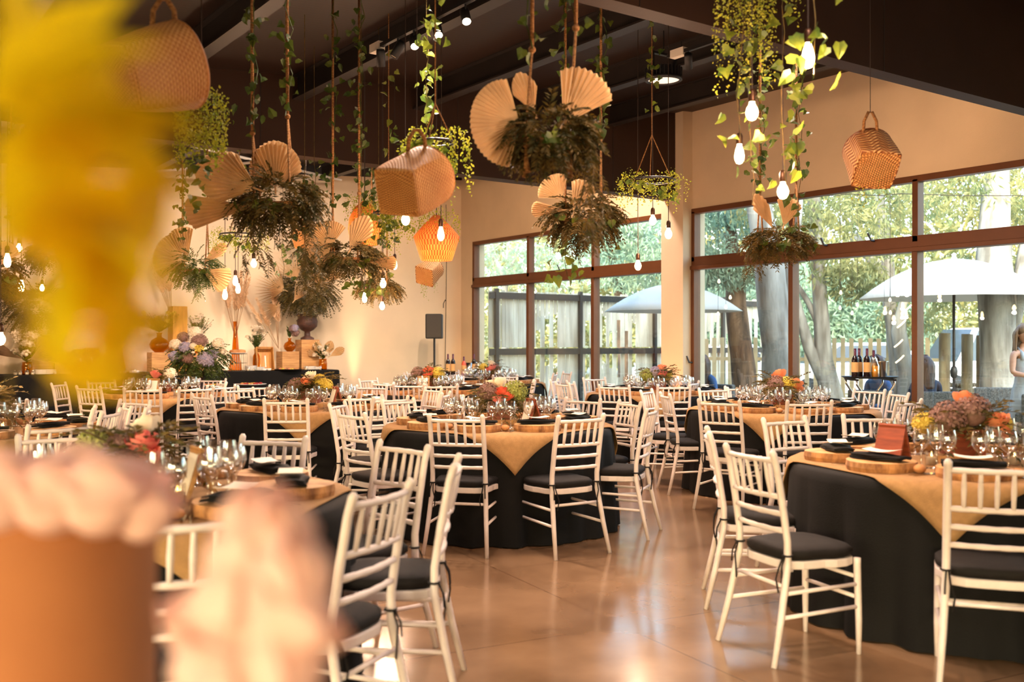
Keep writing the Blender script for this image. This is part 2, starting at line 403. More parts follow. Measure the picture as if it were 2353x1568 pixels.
struct(m, 'wall_right', 'wall')
struct(MB().box((10.01, 10.085, zt/2), (.18, .43, zt)), 'pillar', 'wall')
# big boxed beams and the black fascia on the back wall
m = MB(); a, b = X0, 9.93
def beam(y0, y1, zb, xa, xb, name):
    m = MB(); m.add([(xa,y0,zb),(xb,y0,zb),(xb,y0,ceil_z(xb)),(xa,y0,ceil_z(xa)),(xa,y1,zb),(xb,y1,zb),(xb,y1,ceil_z(xb)),(xa,y1,ceil_z(xa))],
          [(0,1,2,3),(7,6,5,4),(0,4,5,1),(1,5,6,2),(2,6,7,3),(3,7,4,0)])
    o = struct(m, name, 'dark'); 
    g = MB(); x = xb-1.15
    while x > xa:
        g.box((x, y0-.001, (zb+ceil_z(x))/2), (.006, .004, ceil_z(x)-zb)); x -= 2.44
    struct(g, 'trim_'+name[-1], 'steel')
beam(10.02, 10.24, 3.385, X0, 9.92, 'beam_1'); beam(4.41, 4.56, 3.385, X0, X1, 'beam_2')
struct(MB().add([(X0,Y1-.03,ceil_z(X0)-.16),(X1,Y1-.03,ceil_z(X1)-.16),(X1,Y1-.03,ceil_z(X1)),(X0,Y1-.03,ceil_z(X0)),(X0,Y1,ceil_z(X0)-.16),(X1,Y1,ceil_z(X1)-.16),(X1,Y1,ceil_z(X1)),(X0,Y1,ceil_z(X0))],
      [(0,1,2,3),(7,6,5,4),(0,4,5,1),(1,5,6,2),(2,6,7,3),(3,7,4,0)]), 'trim_3', 'steel')
k = 1
for i in range(-5, 6):
    x = 1.43+1.47*i
    if x < X0 or x > X1-.3: continue
    for (ya, yb) in ((Y0, 4.41), (4.56, 10.02), (10.24, Y1-.03)):
        o = MB(); z = ceil_z(x)
        o.box((x-.06, (ya+yb)/2, z-.12), (.012, yb-ya, .26)); o.box((x-.06, (ya+yb)/2, z-.25), (.13, yb-ya, .018)); o.box((x-.06, (ya+yb)/2, z-.01), (.13, yb-ya, .018))
        struct(o, 'beam_%d' % (k+2), 'steel'); k += 1
# bracing pipes under the far bay's ceiling
o = MB()
for (a, b) in (((3.2,12.2), (7.4,15.4)), ((7.6,11.2), (4.2,15.3))):
    o.tube([(a[0],a[1],ceil_z(a[0])-.3), (b[0],b[1],ceil_z(b[0])-.3)], .02, 6)
tag(o.build('roof_brace', 'china'), 'thin pale steel roof braces crossing under the far ceiling', 'brace')
# windows: right wall
def window(n, ys, handles):
    y0, y1 = ys[0], ys[-1]; x = X1+.05; W = bpy.data.objects.new('window_%d' % n, None); COL.objects.link(W); W['kind'] = 'structure'
    f = MB()
    def bx(ya, yb, za, zb, xa=X1-.02, xb=X1+.1): f.box(((xa+xb)/2, (ya+yb)/2, (za+zb)/2), (xb-xa, yb-ya, zb-za))
    bx(y0, y1, 3.17, 3.24); bx(y0, y1, 2.44, 2.57); bx(y0, y1, 2.39, 2.44, X1-.05, X1+.12); bx(y0, y1, 0, .06)
    for i, y in enumerate(ys):
        w_ = .035; a = y-w_ if 0 < i < len(ys)-1 else (y if i == 0 else y-.06); b = y+w_ if 0 < i < len(ys)-1 else (y+.06 if i == 0 else y)
        bx(a, b, 2.5, 3.2); bx(a, b, 0, 2.45, X1-.03, X1+.1)
    f.build('window_frame', 'frame', W, bevel=.004)
    for i in range(len(ys)-1):
        g = MB(); g.box((X1+.05, (ys[i]+ys[i+1])/2, 2.87), (.008, ys[i+1]-ys[i]-.06, .62)); g.build('transom_pane', 'pane', W)
        g = MB(); g.box((X1+.05, (ys[i]+ys[i+1])/2, 1.22), (.008, ys[i+1]-ys[i]-.06, 2.36)); g.build('glass_pane', 'pane', W)
    for (y, z) in handles:
        g = MB(); g.tube([(X1-.03,y,z), (X1-.09,y,z), (X1-.11,y+.03,z+.09)], .012, 6); g.build('latch_handle', 'plastic', W)
window(1, [10.3, 12.0, 13.72, 15.45], [(12.75, 2.55)])
window(2, [4.73, 6.44, 8.15, 9.87], [(7.6, 2.55), (6.95, 2.55), (9.84, 1.1)])
window(3, [-2.0, -.3, 1.3, 2.4], [])
for (ya, yb) in ((10.3,15.45), (4.73,9.87), (-2.0,2.4)):
    l = light('sky_portal', 'AREA', (X1+.2, (ya+yb)/2, 1.6), 1, (1,1,1), shape='RECTANGLE', size=yb-ya, size_y=3.2); l.data.cycles.is_portal = True
    l.rotation_euler = Vector((-1,0,0)).to_track_quat('-Z', 'Z').to_euler()
# ------------------------------------------------------------------ chair prototype
def make_chair():
    t = thing('chiavari_chair', 'x', 'chair')
    H_ = .92
    def post(s):
        x = s*.178
        pts = [(x*1.20,-.285,0), (x*1.10,-.235,.20), (x*1.01,-.19,.42), (x,-.19,.52), (x,-.215,.68), (x,-.245,.84), (x,-.262,.895), (x,-.265,.905), (x,-.266,.918)]
        return MB().tube(pts, [.0125,.0155,.0165,.016,.016,.0155,.0165,.0165,.008], 8)
    for s in (-1, 1): post(s).build('leg', 'chair', t, True)
    for s in (-1, 1):
        MB().tube([(s*.185,.185,0), (s*.185,.185,.15), (s*.18,.18,.40), (s*.18,.18,.425)], [.011,.0145,.0165,.0165], 8).build('leg', 'chair', t, True)
    b = MB()
    def rail(z, y, sag=.022, r=.0115):
        n = 8; pts = []; rr = []
        for i in range(n+1):
            q = i/n; pts.append((-.178+.356*q, y-sag*sin(pi*q), z)); rr.append(r*(1.12 if i % 2 else .95))
        b.tube(pts, rr, 6)
    rail(.872, -.254); rail(.715, -.222); rail(.640, -.208, .02); rail(.565, -.196, .018)
    for i in range(1, 6):
        q = i/6; x = -.178+.356*q; c = .022*sin(pi*q)
        b.tube([(x,-.222-c,.715), (x,-.230-c,.755), (x,-.238-c,.793), (x,-.246-c,.832), (x,-.254-c,.872)], [.0085,.0095,.0112,.0095,.0085], 6)
    b.build('backrest', 'chair', t, True)
    s = MB(); n = 5; pr = []
    for q in range(24):
        a = 2*pi*q/24; c, d = cos(a), sin(a); k = (abs(c)**4+abs(d)**4)**(-.25)
        w = .205 if d > 0 else .19
        pr.append((c*k*w, d*k*.195))
    vs = [(x, y, z) for z in (.395, .432) for x, y in pr]
    s.add(vs, [tuple(range(23,-1,-1)), tuple(range(24,48))]+[(i, (i+1) % 24, 24+(i+1) % 24, 24+i) for i in range(24)])
    s.build('seat', 'chair', t, bevel=.006)
    c = MB(); lay = [(.433,.93),(.445,1.0),(.468,1.0),(.480,.93),(.486,.6)]
    vs = [(x*f, y*f, z) for z, f in lay for x, y in pr]; vs.append((0,0,.488))
    fs = [tuple(range(23,-1,-1))]+[(j*24+i, j*24+(i+1) % 24, (j+1)*24+(i+1) % 24, (j+1)*24+i) for j in range(4) for i in range(24)]+[(96+i, 96+(i+1) % 24, 120) for i in range(24)]
    c.add(vs, fs); c.build('cushion', 'cush', t, True)
    r = MB()
    for z, xx, yy in ((.20, .196, -.235), (.30, .188, -.213)): 
        for s_ in (-1, 1): r.tube([(s_*xx,yy,z), (s_*.183,.183,z+.01)], .0095, 6)
    r.tube([(-.18,.182,.25), (.18,.182,.25)], .0095, 6); r.tube([(-.185,-.208,.33), (.185,-.208,.33)], .0095, 6); r.tube([(-.18,.182,.34), (.18,.182,.34)], .0095, 6)
    r.build('stretcher', 'chair', t, True)
    for s_ in (-1, 1):
        k = MB()
        k.tube([(s_*.178+.021*cos(a), -.188+.021*sin(a), .462) for a in [i*pi/4 for i in range(9)]], .005, 5)
        k.tube([(s_*.17,-.205,.46), (s_*.165,-.225,.41), (s_*.15,-.23,.36), (s_*.158,-.222,.30)], .004, 5)
        k.tube([(s_*.18,-.205,.46), (s_*.185,-.225,.42), (s_*.187,-.228,.37)], .004, 5)
        k.build('cushion_tie', 'cush', t)
    return t
CHAIR = make_chair(); CF = family(CHAIR); chair_used = False
# ------------------------------------------------------------------ place setting prototypes
def make_slab():
    t = MB(); n = 28
    rr = [.168*(1+.03*sin(3*2*pi*i/n)+random.uniform(-.012,.012)) for i in range(n)]
    o = thing('wood_charger', 'x', 'charger')
    vs = [(rr[i]*cos(2*pi*i/n)*f, rr[i]*sin(2*pi*i/n)*f, z) for z, f in ((0,.97),(.02,1),(.045,.98)) for i in range(n)]
    t.add(vs, [tuple(range(n-1,-1,-1))]+[(j*n+i, j*n+(i+1) % n, (j+1)*n+(i+1) % n, (j+1)*n+i) for j in (0,1) for i in range(n)])
    t.build('bark_rim', 'slabrim', o)
    b = MB().add([(rr[i]*.98*cos(2*pi*i/n), rr[i]*.98*sin(2*pi*i/n), .0455) for i in range(n)], [tuple(range(n))]); b.build('cut_face', 'slab', o)
    return o
SLAB = make_slab(); SLF = family(SLAB)
def make_napkin():
    m = MB(); n = 12; w = .055
    top = []; 
    for lay in range(3):
        z0 = .004+.009*lay
        for i in range(n+1):
            q = i/n-.5; a = w*(1.15-.25*abs(q)*2)+.006*sin(9*q+lay); h = z0*.8+.004*sin(5*q+lay)+.003*abs(q)*2
            for y, dz in ((-a,0), (-a*.3,.006), (a*.3,.006), (a,0)):
                top.append((q*.27, y, h+dz))
    for lay in range(3):
        b = lay*(n+1)*4
        for i in range(n):
            for j in range(3): m.f.append((b+i*4+j, b+(i+1)*4+j, b+(i+1)*4+j+1, b+i*4+j+1)); m.uv.append(None)
    m.v = top
    o = m.build('napkin', 'black', None, True); s = o.modifiers.new('thick', 'SOLIDIFY'); s.thickness = .006; s.offset = 1
    return o
NAP = make_napkin()
def make_card():
    m = MB(); n = 6
    for i in range(n+1):
        q = i/n-.5
        for y in (-.05, .05): m.v.append((q*.16, y, .002+.010*q*q*4))
    for i in range(n): m.f.append((2*i, 2*i+2, 2*i+3, 2*i+1)); m.uv.append(None)
    o = m.build('menu_card', 'paper'); s = o.modifiers.new('thick', 'SOLIDIFY'); s.thickness = .0015; return o
CARD = make_card()
def make_glass(h=.2, r=.043):
    n = 16
    pr = [(.034,.0),(.034,.002),(.010,.006),(.0045,.018),(.0042,.075),(.008,.088),(r*.62,.103),(r*.93,.125),(r,.145),(r*.96,.17),(r*.80,h)]
    o = MB().lathe(pr, n).disc(.034, 0, n, flip=True).build('wine_glass', 'glass', None, True); return o
GL = make_glass(.195, .042); GL2 = make_glass(.215, .038)
CUT = None
def make_cutlery():
    t = thing('cutlery', 'x', 'cutlery')
    k = MB(); k.box((0,-.03,.002), (.011,.10,.003)); k.add([(-.008,.02,.002),(.008,.02,.002),(.008,.10,.002),(0,.115,.002),(-.008,.09,.002)], [(0,1,2,3,4)]); k.build('knife', 'metal', t, loc=(0,0,0))
    f = MB(); f.box((.03,-.03,.002), (.008,.11,.003)); f.box((.03,.04,.002), (.018,.03,.003))
    for i in (-1, -.33, .33, 1): f.box((.03+i*.0075, .075,.002), (.003,.045,.003))
    f.build('fork', 'metal', t); return t
CUTL = make_cutlery(); CUF = family(CUTL)
def make_roll():
    return MB().ball((0,0,.022), (.045,.03,.022), 12, 6).build('bread_roll', 'bread', None, True)
ROLL = make_roll()
def make_votive():
    t = thing('candle_holder', 'x', 'candle')
    MB().lathe([(.028,0),(.03,.005),(.032,.07)], 14).disc(.028, .001, 14).build('glass_cup', 'glass', t, True)
    MB().lathe([(.026,.003),(.026,.04),(.0,.042)], 12).build('wax', 'candle', t, True)
    MB().lathe([(.0,.042),(.004,.05),(.0,.064)], 6).build('flame', 'flame', t, True); return t
VOT = make_votive(); VOF = family(VOT)
# ------------------------------------------------------------------ blossoms
def petals_ball(r, n, ps, cup=.3, z0=-.3):
    m = MB(); m.ball((0,0,0), r*.78, 8, 5)
    for i in range(n):
        a = i*2.39996; z = 1-(1-z0)*(i+.5)/n; q = math.sqrt(max(0, 1-z*z)); d = Vector((q*cos(a), q*sin(a), z))
        p = d*r*random.uniform(.88, 1.05); tn = d.cross(rv()).normalized(); bt = d.cross(tn)
        for k in range(4):
            an = k*pi/2; e = tn*cos(an)+bt*sin(an); f = tn*cos(an+pi/2)+bt*sin(an+pi/2)
            m.add([p, p+e*ps*.6+f*ps*.35+d*ps*cup*.6, p+e*ps*1.05+d*ps*cup, p+e*ps*.6-f*ps*.35+d*ps*cup*.6], [(0,1,2,3)])
    return m
def rose(r):
    m = MB()
    for ring, (k, rr, zz, op) in enumerate(((3,.25,.9,.1), (4,.45,.8,.3), (5,.7,.62,.6), (6,.95,.45,.95))):
        for i in range(k):
            a0 = 2*pi*i/k+ring*.7; w = 2*pi/k*.75
            vs = []
            for j in range(5):
                an = a0+(j-2)/4*w*1.3
                for t, rad in ((0, rr*.45), (.55, rr*1.0), (1, rr*(1.02+op*.18))):
                    drop = .08*((j-2)/2)**2
                    vs.append((r*rad*cos(an), r*rad*sin(an), r*(-.55+t*(zz+.5)-drop*t*2)))
            m.add(vs, [(j*3+q, (j+1)*3+q, (j+1)*3+q+1, j*3+q+1) for j in range(4) for q in range(2)])
    m.ball((0,0,-.25*r), (r*.5,r*.5,r*.5), 8, 4); return m
BL = {}
def blossom_mesh(kind, m):
    key = (kind, m)
    if key not in BL:
        b = petals_ball(.075, 70, .021) if kind == 'hyd' else (rose(.045) if kind == 'rose' else petals_ball(.03, 9, .03, .5, .2))
        o = b.build('blossom', m, None, True); me = o.data; bpy.data.objects.remove(o); BL[key] = me
    return BL[key]
def blossom(parent, kind, m, loc, sc_=1.0, rot=None, name=None):
    o = bpy.data.objects.new(name or {'hyd':'hydrangea','rose':'rose','lil':'blossom'}[kind], blossom_mesh(kind, m)); COL.objects.link(o); o.parent = parent
    o.location = loc; o.scale = (sc_,)*3
    o.rotation_euler = rot or (random.uniform(-.5,.5), random.uniform(-.5,.5), random.uniform(0,6)); return o
def frond(m, p, d, L, n=9, lw=.012, ll=.05, droop=.3):
    "a feathery stem with leaflets on both sides"
    p = Vector(p); d = Vector(d).normalized(); pts = [p]
    for i in range(n):
        d = (d+Vector((0,0,-droop/n*2))+rv(.06)).normalized(); p = p+d*L/n; pts.append(p)
        for s in (-1, 1):
            side = d.cross(Vector((0,0,1))); side = side.normalized() if side.length > .05 else rv().normalized()
            m.leaf(p, d*.7+side*s*.8+rv(.25), ll*(1-.4*i/n), lw, fold=.1)
    m.tube(pts[::2]+[pts[-1]], .0018, 3, cap=False)
def make_center(sp):
    t = thing('centrepiece', 'x', 'flowers')
    s = MB(); n = 22
    s.add([(.15*cos(2*pi*i/n)*(1+.03*sin(3*i)), .13*sin(2*pi*i/n), z) for z in (0,.035) for i in range(n)], [tuple(range(n-1,-1,-1)), tuple(range(n,2*n))]+[(i,(i+1) % n,n+(i+1) % n,n+i) for i in range(n)])
    s.build('wood_slice', 'slab', t)
    b = MB()
    for (x, y, a, c) in ((0,-.07,.15,.012), (0,.07,.15,.012), (-.07,0,.012,.13), (.07,0,.012,.13)): b.box((x, y, .095), (a, c, .12))
    b.box((0,0,.045), (.14,.14,.012)); b.build('wooden_box', sp.get('box', 'redwood'), t, bevel=.003)
    f = MB()
    for i in range(60):
        a = random.uniform(0, 2*pi); e = random.uniform(.0, 1.1)
        frond(f, (random.uniform(-.05,.05), random.uniform(-.05,.05), .15), (cos(a)*cos(e), sin(a)*cos(e), sin(e)), random.uniform(.16,.30), 9, .012, .055, .6)
    f.build('fern', 'fern' if sp.get('dk', 1) else 'ivy', t)
    for (kind, m_, x, y, z, q) in sp['fl']: blossom(t, kind, m_, (x, y, z), q)
    return t
# ------------------------------------------------------------------ tables
TR = .85
def cloth_mesh(seed, r=TR):
    rn = random.Random(seed); n = 120; m = MB()
    ph = [rn.uniform(0, 6) for _ in range(4)]; rows = [(0,.752,0),(.5,.752,0),(.94,.752,0),(.985,.749,0),(1.005,.738,0)]
    rows += [(1.01+.01*q, .738-.73*q, q) for q in (.06,.15,.3,.45,.6,.75,.88,.96,1.0)]
    for (f, z, q) in rows[1:]:
        for i in range(n):
            a = 2*pi*i/n
            w = (abs(sin(a*11+ph[0]))*1.3-.7+sin(a*17+ph[1])*.5+sin(a*37+ph[2]+q)*.25)
            rr = r*f+w*.036*q**.8+.02*q; m.v.append((rr*cos(a), rr*sin(a), z))
    k = len(rows)-1; m.v.append((0,0,.752)); c = len(m.v)-1
    for i in range(n): m.f.append((c, i, (i+1) % n)); m.uv.append(None)
    for j in range(k-1):
        for i in range(n): m.f.append((j*n+i, (j+1)*n+i, (j+1)*n+(i+1) % n, j*n+(i+1) % n)); m.uv.append(None)
    return m
def burlap_mesh(half, r=TR):
    n = 44; m = MB(); s = half
    for i in range(n+1):
        for j in range(n+1):
            x = -s+2*s*i/n; y = -s+2*s*j/n; d = math.hypot(x, y); a = math.atan2(y, x)
            if d <= r-.02: m.v.append((x, y, .757))
            else:
                e = d-(r-.02); rr = r-.02+min(e, .035)*.9+.045*(1-math.exp(-e*6)); drop = max(0, e-.02)
                rr += .012*sin(a*17+1)*min(1, drop*5)
                m.v.append((rr*cos(a), rr*sin(a), .757-drop if e > .02 else .757-.1*e))
    for i in range(n):
        for j in range(n): a = i*(n+1)+j; m.f.append((a, a+n+1, a+n+2, a+1)); m.uv.append(None)
    return m
CLOTH = [cloth_mesh(k).build('tablecloth', 'black', None, True) for k in range(2)]
BURL = burlap_mesh(.79).build('burlap_overlay', 'burlap', None, True)
sm = BURL.modifiers.new('thick', 'SOLIDIFY'); sm.thickness = .003; sm.offset = 1
def first_or_dup(proto, used, loc, rz, fam=None, **k):
    if id(proto) not in used:
        used.add(id(proto)); proto.location = loc; proto.rotation_euler = (0, 0, rz)
        for a, b in k.items():
            if b: proto[a] = b
        return proto
    return dup(proto, loc, rz, k.get('label'), k.get('group'), fam=fam or {})
USED = set()
ORD = ['nearest the camera', 'first clockwise from the nearest', 'second clockwise from the nearest', 'third clockwise from the nearest', 'fourth clockwise from the nearest', 'fifth clockwise from the nearest',
       'fifth anticlockwise from the nearest', 'fourth anticlockwise from the nearest', 'third anticlockwise from the nearest', 'second anticlockwise from the nearest', 'first anticlockwise from the nearest']
def ordlab(i, n):
    # i counts clockwise (seen from above), 0 = nearest
    if i == 0: return 'at the near edge'
    w_ = ['', '1st', '2nd', '3rd', '4th', '5th', '6th']
    return w_[i]+' clockwise of near edge' if i <= n//2 else w_[n-i]+' anticlockwise of near edge'
TABLES = [
 # name, u, Z, tip turn, centre flowers, n seats, chairs (u, Z[, yaw offset])
 ('the centre table', 1146, 7.55, .12, [('hyd','hmauve',-.07,-.05,.21,.9), ('hyd','hgreen',.11,-.02,.21,1.05), ('rose','white',.0,.02,.27,1.2), ('rose','white',-.05,.03,.26,1.0), ('rose','coral',.02,-.08,.22,1.0), ('rose','coral',.06,-.1,.19,.9), ('rose','pink',.0,-.1,.17,.9)], 9,
   [(1050,6.45), (1330,6.45,.1), (1489,7.15), (1440,7.95), (1335,8.35), (920,8.25), (845,8.75), (783,7.75), (815,6.75)], ''),
 ('the front right table', 2211, 5.15, -.05, [('hyd','hmauve',-.09,-.05,.20,1.05), ('hyd','hmauve',.02,-.05,.23,1.1), ('rose','peach',.0,-.02,.29,1.1), ('rose','peach',.14,-.05,.19,1.15), ('rose','peach',.15,-.07,.14,.95), ('hyd','hyel',-.17,.0,.17,.75), ('hyd','hyel',.19,.03,.17,.7)], 9,
   [(1733,4.43,-.15), (2290,3.92), (1640,5.35), (1810,6.2), (2520,4.4), (2560,5.6)], ''),
 ('the table before the tray', 1797, 9.3, -.12, [('hyd','hmauve',-.06,-.05,.2,.95), ('hyd','hyel',.03,-.05,.2,.9), ('rose','peach',-.02,0,.28,1.3), ('rose','peach',.1,-.04,.21,1.3), ('rose','peach',.13,0,.17,1.1)], 9,
   [(1655,8.15), (1858,8.05,.1), (1535,9.2), (2082,8.15,.1), (2060,9.4), (1643,10.25), (1706,10.6)], ''),
 ('the table beside the pillar', 1512, 12.2, .0, [('hyd','hgreen',-.13,-.02,.18,1.0), ('hyd','hblue',-.03,-.03,.22,.9), ('rose','peach',.03,0,.26,1.4), ('rose','pink',.04,-.08,.21,1.2), ('hyd','hyel',.1,0,.18,.8)], 9,
   [(1413,11.0), (1590,12.0), (1316,12.0), (1297,11.7), (1548,11.0)], ''),
 ('the farthest table', 1124, 15.5, .0, [('hyd','hyel',-.08,-.05,.2,.8), ('rose','pink',.04,-.08,.2,1.3), ('rose','pink',.0,-.1,.17,1.2), ('rose','white',.03,0,.26,1.1), ('hyd','hmauve',.08,.02,.2,.8)], 9,
   [(1160,14.3), (1272,15.3), (1300,15.9)], ''),
 ('the table before the loudspeaker', 985, 12.4, .15, [('hyd','hmauve',-.12,0,.2,1.0), ('hyd','hyel',.10,-.02,.2,1.0), ('rose','coral',.0,-.04,.24,1.3), ('rose','coral',.0,-.1,.19,1.2)], 9,
   [(1014,11.2), (940,11.35), (884,11.8), (850,12.9)], ''),
 ('the table left of centre', 715, 9.55, -.1, [('hyd','hmauve',-.12,0,.17,1.0), ('rose','white',.0,-.05,.26,1.3), ('rose','peach',-.02,-.1,.22,1.0), ('hyd','hyel',.08,-.05,.22,.8), ('hyd','hyel',.13,-.04,.18,.8)], 9,
   [(658,8.3), (470,9.0,.2), (553,10.2), (586,10.8)], ''),
 ('the table before the buffet', 372, 11.6, -.12, [('rose','pink',-.03,-.1,.22,1.3), ('hyd','white',.1,-.05,.22,.9), ('hyd','hyel',.04,0,.2,.7), ('hyd','hgreen',-.12,0,.18,.6)], 9,
   [(328,10.3), (208,10.7), (140,11.6), (450,10.5), (505,10.9), (508,11.9), (235,12.4)], ''),
 ('the left edge table', -45, 6.95, .1, [('hyd','hyel',0,0,.2,1), ('rose','pink',.05,-.08,.2,1.2)], 9,
   [(207,7.2), (246,6.9,.1), (133,5.75,.1), (5,8.1)], ''),
 ('the front left table', 310, 3.98, .3, [('hyd','hgreen',-.13,-.02,.17,.95), ('hyd','hmauve',-.02,-.05,.18,.8), ('rose','pink',.06,-.08,.2,1.2), ('rose','coral',.09,-.1,.15,1.0), ('rose','white',.03,.03,.25,1.1), ('hyd','hblue',-.05,-.1,.14,.6)], 9,
   [(862,3.24,.2), (915,4.62,.2), (1032,3.98), (622,4.95), (132,5.1), (285,7.4,99), (330,7.25,99), (440,2.75)], ''),
]
TINFO = []
gl_count = 0
for ti, (tn, u, Z, turn, fl, n, chs, _) in enumerate(TABLES):
    c = G(u, Z); toc = math.atan2(-c.y, -c.x)            # angle from table centre to the camera
    first_or_dup(CLOTH[ti % 2], USED, c, random.uniform(0, 6), label='black floor length cloth of '+tn, category='tablecloth', group='black cloths of the round tables')
    first_or_dup(BURL, USED, c, toc+turn-pi/4, label='tan burlap square draped over the black cloth of '+tn, category='table overlay', group='burlap squares of the round tables')
    pos = []
    for q in chs:
        p = G(q[0], q[1]); yo = q[2] if len(q) > 2 else 0
        tgt = c if yo != 99 else G(-45, 6.95)
        if yo == 99: yo = 0
        d = tgt-p; rz = math.atan2(d.y, d.x)-pi/2+yo
        f = Vector((-sin(rz), cos(rz), 0)); o = p+f*.235
        pos.append((o, rz, math.atan2((p-c).y, (p-c).x)))
    a0 = pos[0][2]
    seats = [a0+2*pi*k/n for k in range(n)]
    explicit = [q[2] for q, s_ in zip(pos, chs) if not (len(s_) > 2 and s_[2] == 99)]
    for a in seats:
        if all(abs((a-e+pi) % (2*pi)-pi) > R(29) for e in explicit):
            rad = 1.29
            o = c+Vector((cos(a), sin(a), 0))*(rad-.235); 
            if o.x > 9.55 or o.y > 15.2: continue
            if ti == 1 and math.cos(a-toc) > .3: continue
            if ti == 9 and (math.cos(a-toc) > -.25): continue
            pos.append((o, a+pi/2, a)); 
    pos.sort(key=lambda q: ((q[2]-toc+pi) % (2*pi))-pi)
    # name by turning order; clockwise from above = decreasing angle
    near = min(range(len(pos)), key=lambda i: abs(((pos[i][2]-toc+pi) % (2*pi))-pi)); N_ = len(pos)
    for i, (o, rz, a) in enumerate(pos):
        k = (near-i) % N_
        first_or_dup(CHAIR, USED, o, rz, CF, label='white slatted chair, '+ordlab(k, N_)+' of '+tn, category='chair', group='white chairs around the round tables')
    seats.sort(key=lambda a: abs(((a-toc+pi) % (2*pi))-pi)); s0 = seats[0]
    seats = [s0-2*pi*k/n for k in range(n)]
    for k, a in enumerate(seats):
        pl = ordlab(k, n)+' of '+tn; e = Vector((cos(a), sin(a), 0)); side = Vector((-sin(a), cos(a), 0)); top = Vector((0,0,.761))
        if k == 0: near_pl = pl
        first_or_dup(SLAB, USED, c+e*.62+top, random.uniform(0, 6), SLF, label='wood slice charger, '+pl, category='charger', group='wood slice chargers')
        nz = a+pi/2+random.uniform(-.25,.25)
        first_or_dup(NAP, USED, c+e*.62+top+Vector((0,0,.0465)), nz, label='folded black napkin, '+pl, category='napkin', group='folded black napkins')
        first_or_dup(CARD, USED, c+e*.61+top+Vector((0,0,.0465+.042)), nz+random.uniform(-.3,.3), label='white menu card, '+pl, category='card', group='menu cards on the napkins')
        first_or_dup(CUTL, USED, c+e*.60+side*.215+top, a+pi/2, CUF, label='knife and fork, '+pl, category='cutlery', group='table knives and forks')
        if k % 2 == 0 and ti in (0, 1, 2, 9): first_or_dup(ROLL, USED, c+e*.56-side*.225+top, a, label='small bread roll, '+pl, category='bread roll', group='bread rolls')
        for gi, (ga, gr) in enumerate(((.16,.395), (.0,.36), (-.17,.39))):
            q = c+Vector((cos(a+ga+.3), sin(a+ga+.3), 0))*gr+top
            gl_count += 1
            first_or_dup(GL if gi != 1 else GL2, USED, q, 0, label=['left','middle','right'][gi]+' wine glass of place '+pl, category='wine glass', group='wine glasses, '+pl)
    ct = make_center(dict(fl=fl, dk=1)); ct.location = c+Vector((0,0,.761)); ct.rotation_euler = (0, 0, CAMYAW); ct.scale = (1.12,)*3
    cols = {'hyd': 'hydrangeas', 'rose': 'roses'}
    tag(ct, 'low flower arrangement of mixed blooms in a wooden box on '+tn, 'flowers', 'table centrepieces')
    for s_ in (-1, 1):
        q = Vector((C_, -S_, 0))*.21*s_+Vector((-S_, -C_, 0))*.12
        first_or_dup(VOT, USED, c+q+top, 0, VOF, label='lit candle in a glass cup %s of the flowers on %s' % ('left' if s_ < 0 else 'right', tn), category='candle', group='table candles')
    TINFO.append((tn, c))
# A-frame menu stands
def menu_stand(p, rz, lab, mat_='redwood'):
    t = thing('menu_stand', lab, 'menu stand', p, rz)
    MB().box((0,0,.105), (.15,.012,.21), Matrix.Rotation(R(-16), 4, 'X') @ Matrix.Translation((0,0,0))).build('board', mat_, t)
    MB().box((0,-.009,.105), (.115,.003,.16), Matrix.Rotation(R(-16), 4, 'X')).build('sheet', 'paper', t)
    MB().box((0,.11,.09), (.15,.01,.18), Matrix.Translation((0,.0,0)) @ Matrix.Rotation(R(18), 4, 'X')).build('rear_leg', mat_, t)
zt_ = .762
menu_stand(G(1205,7.28,zt_), CAMYAW-1.15, 'slanted wooden menu stand beside the flowers on the centre round table')
menu_stand(G(2065,5.05,zt_), CAMYAW+2.2, 'red brown menu stand seen from behind on the front right round table')
menu_stand(G(758,9.25,zt_), CAMYAW-1.1, 'slanted wooden menu stand right of the flowers on the table left of centre')
menu_stand(G(347,11.3,zt_), CAMYAW-.2, 'wooden menu stand left of the flowers on the table before the buffet', 'wood')
menu_stand(G(972,12.1,zt_), CAMYAW, 'amber lit menu stand on the round table before the loudspeaker', 'wood')
menu_stand(G(420,3.9,zt_), CAMYAW-1.0, 'slanted wooden menu stand on the front left round table', 'wood')
# ------------------------------------------------------------------ outside the windows
GZ = -.12
struct(MB().box((15, 12, GZ-.05), (110, 90, .1)), 'ground', 'earth')
def OP(u, Z, z=GZ): return G(u, Z, z)
# tall slat screen
fz = 2.34; scr = thing('slat_screen', 'tall grey board screen with dark steel rails outside the far window', 'fence', (10.6, 15.6, 0))
b = MB(); x = 0; i = 0; rn = random.Random(3)
while x < 8.6:
    w_ = rn.uniform(.075, .105); dense = (math.sin(x*1.7)+math.sin(x*3.1+1) > .2)
    top = fz-.1+rn.uniform(-.02,.02)
    if dense or i % 2 == 0: b.box((x, .03, (1.28+top)/2+.06), (w_, .02, top-1.28+.12))
    else: q = rn.uniform(1.45, 2.0); b.box((x, .03, (q+top)/2+.06), (w_*.8, .02, top-q+.12))
    if dense or i % 2 == 0: b.box((x, .03, .5), (w_, .02, 1.3))
    else: q = rn.uniform(.5, .95); b.box((x, .03, (GZ+q)/2), (w_*.8, .02, q-GZ))
    x += w_+.012; i += 1
b.build('boards', 'fence', scr)
r = MB()
for z in (2.27, 1.2): r.box((4.3, -.03, z), (8.7, .06, .12))
r.box((4.3, -.03, .1), (8.7, .06, .1)); r.build('rail', 'steel', scr)
for x in (0.1, 2.15, 4.2, 6.3, 8.4): MB().box((x, -.04, 1.15), (.07, .07, 2.5)).build('post', 'steel', scr)
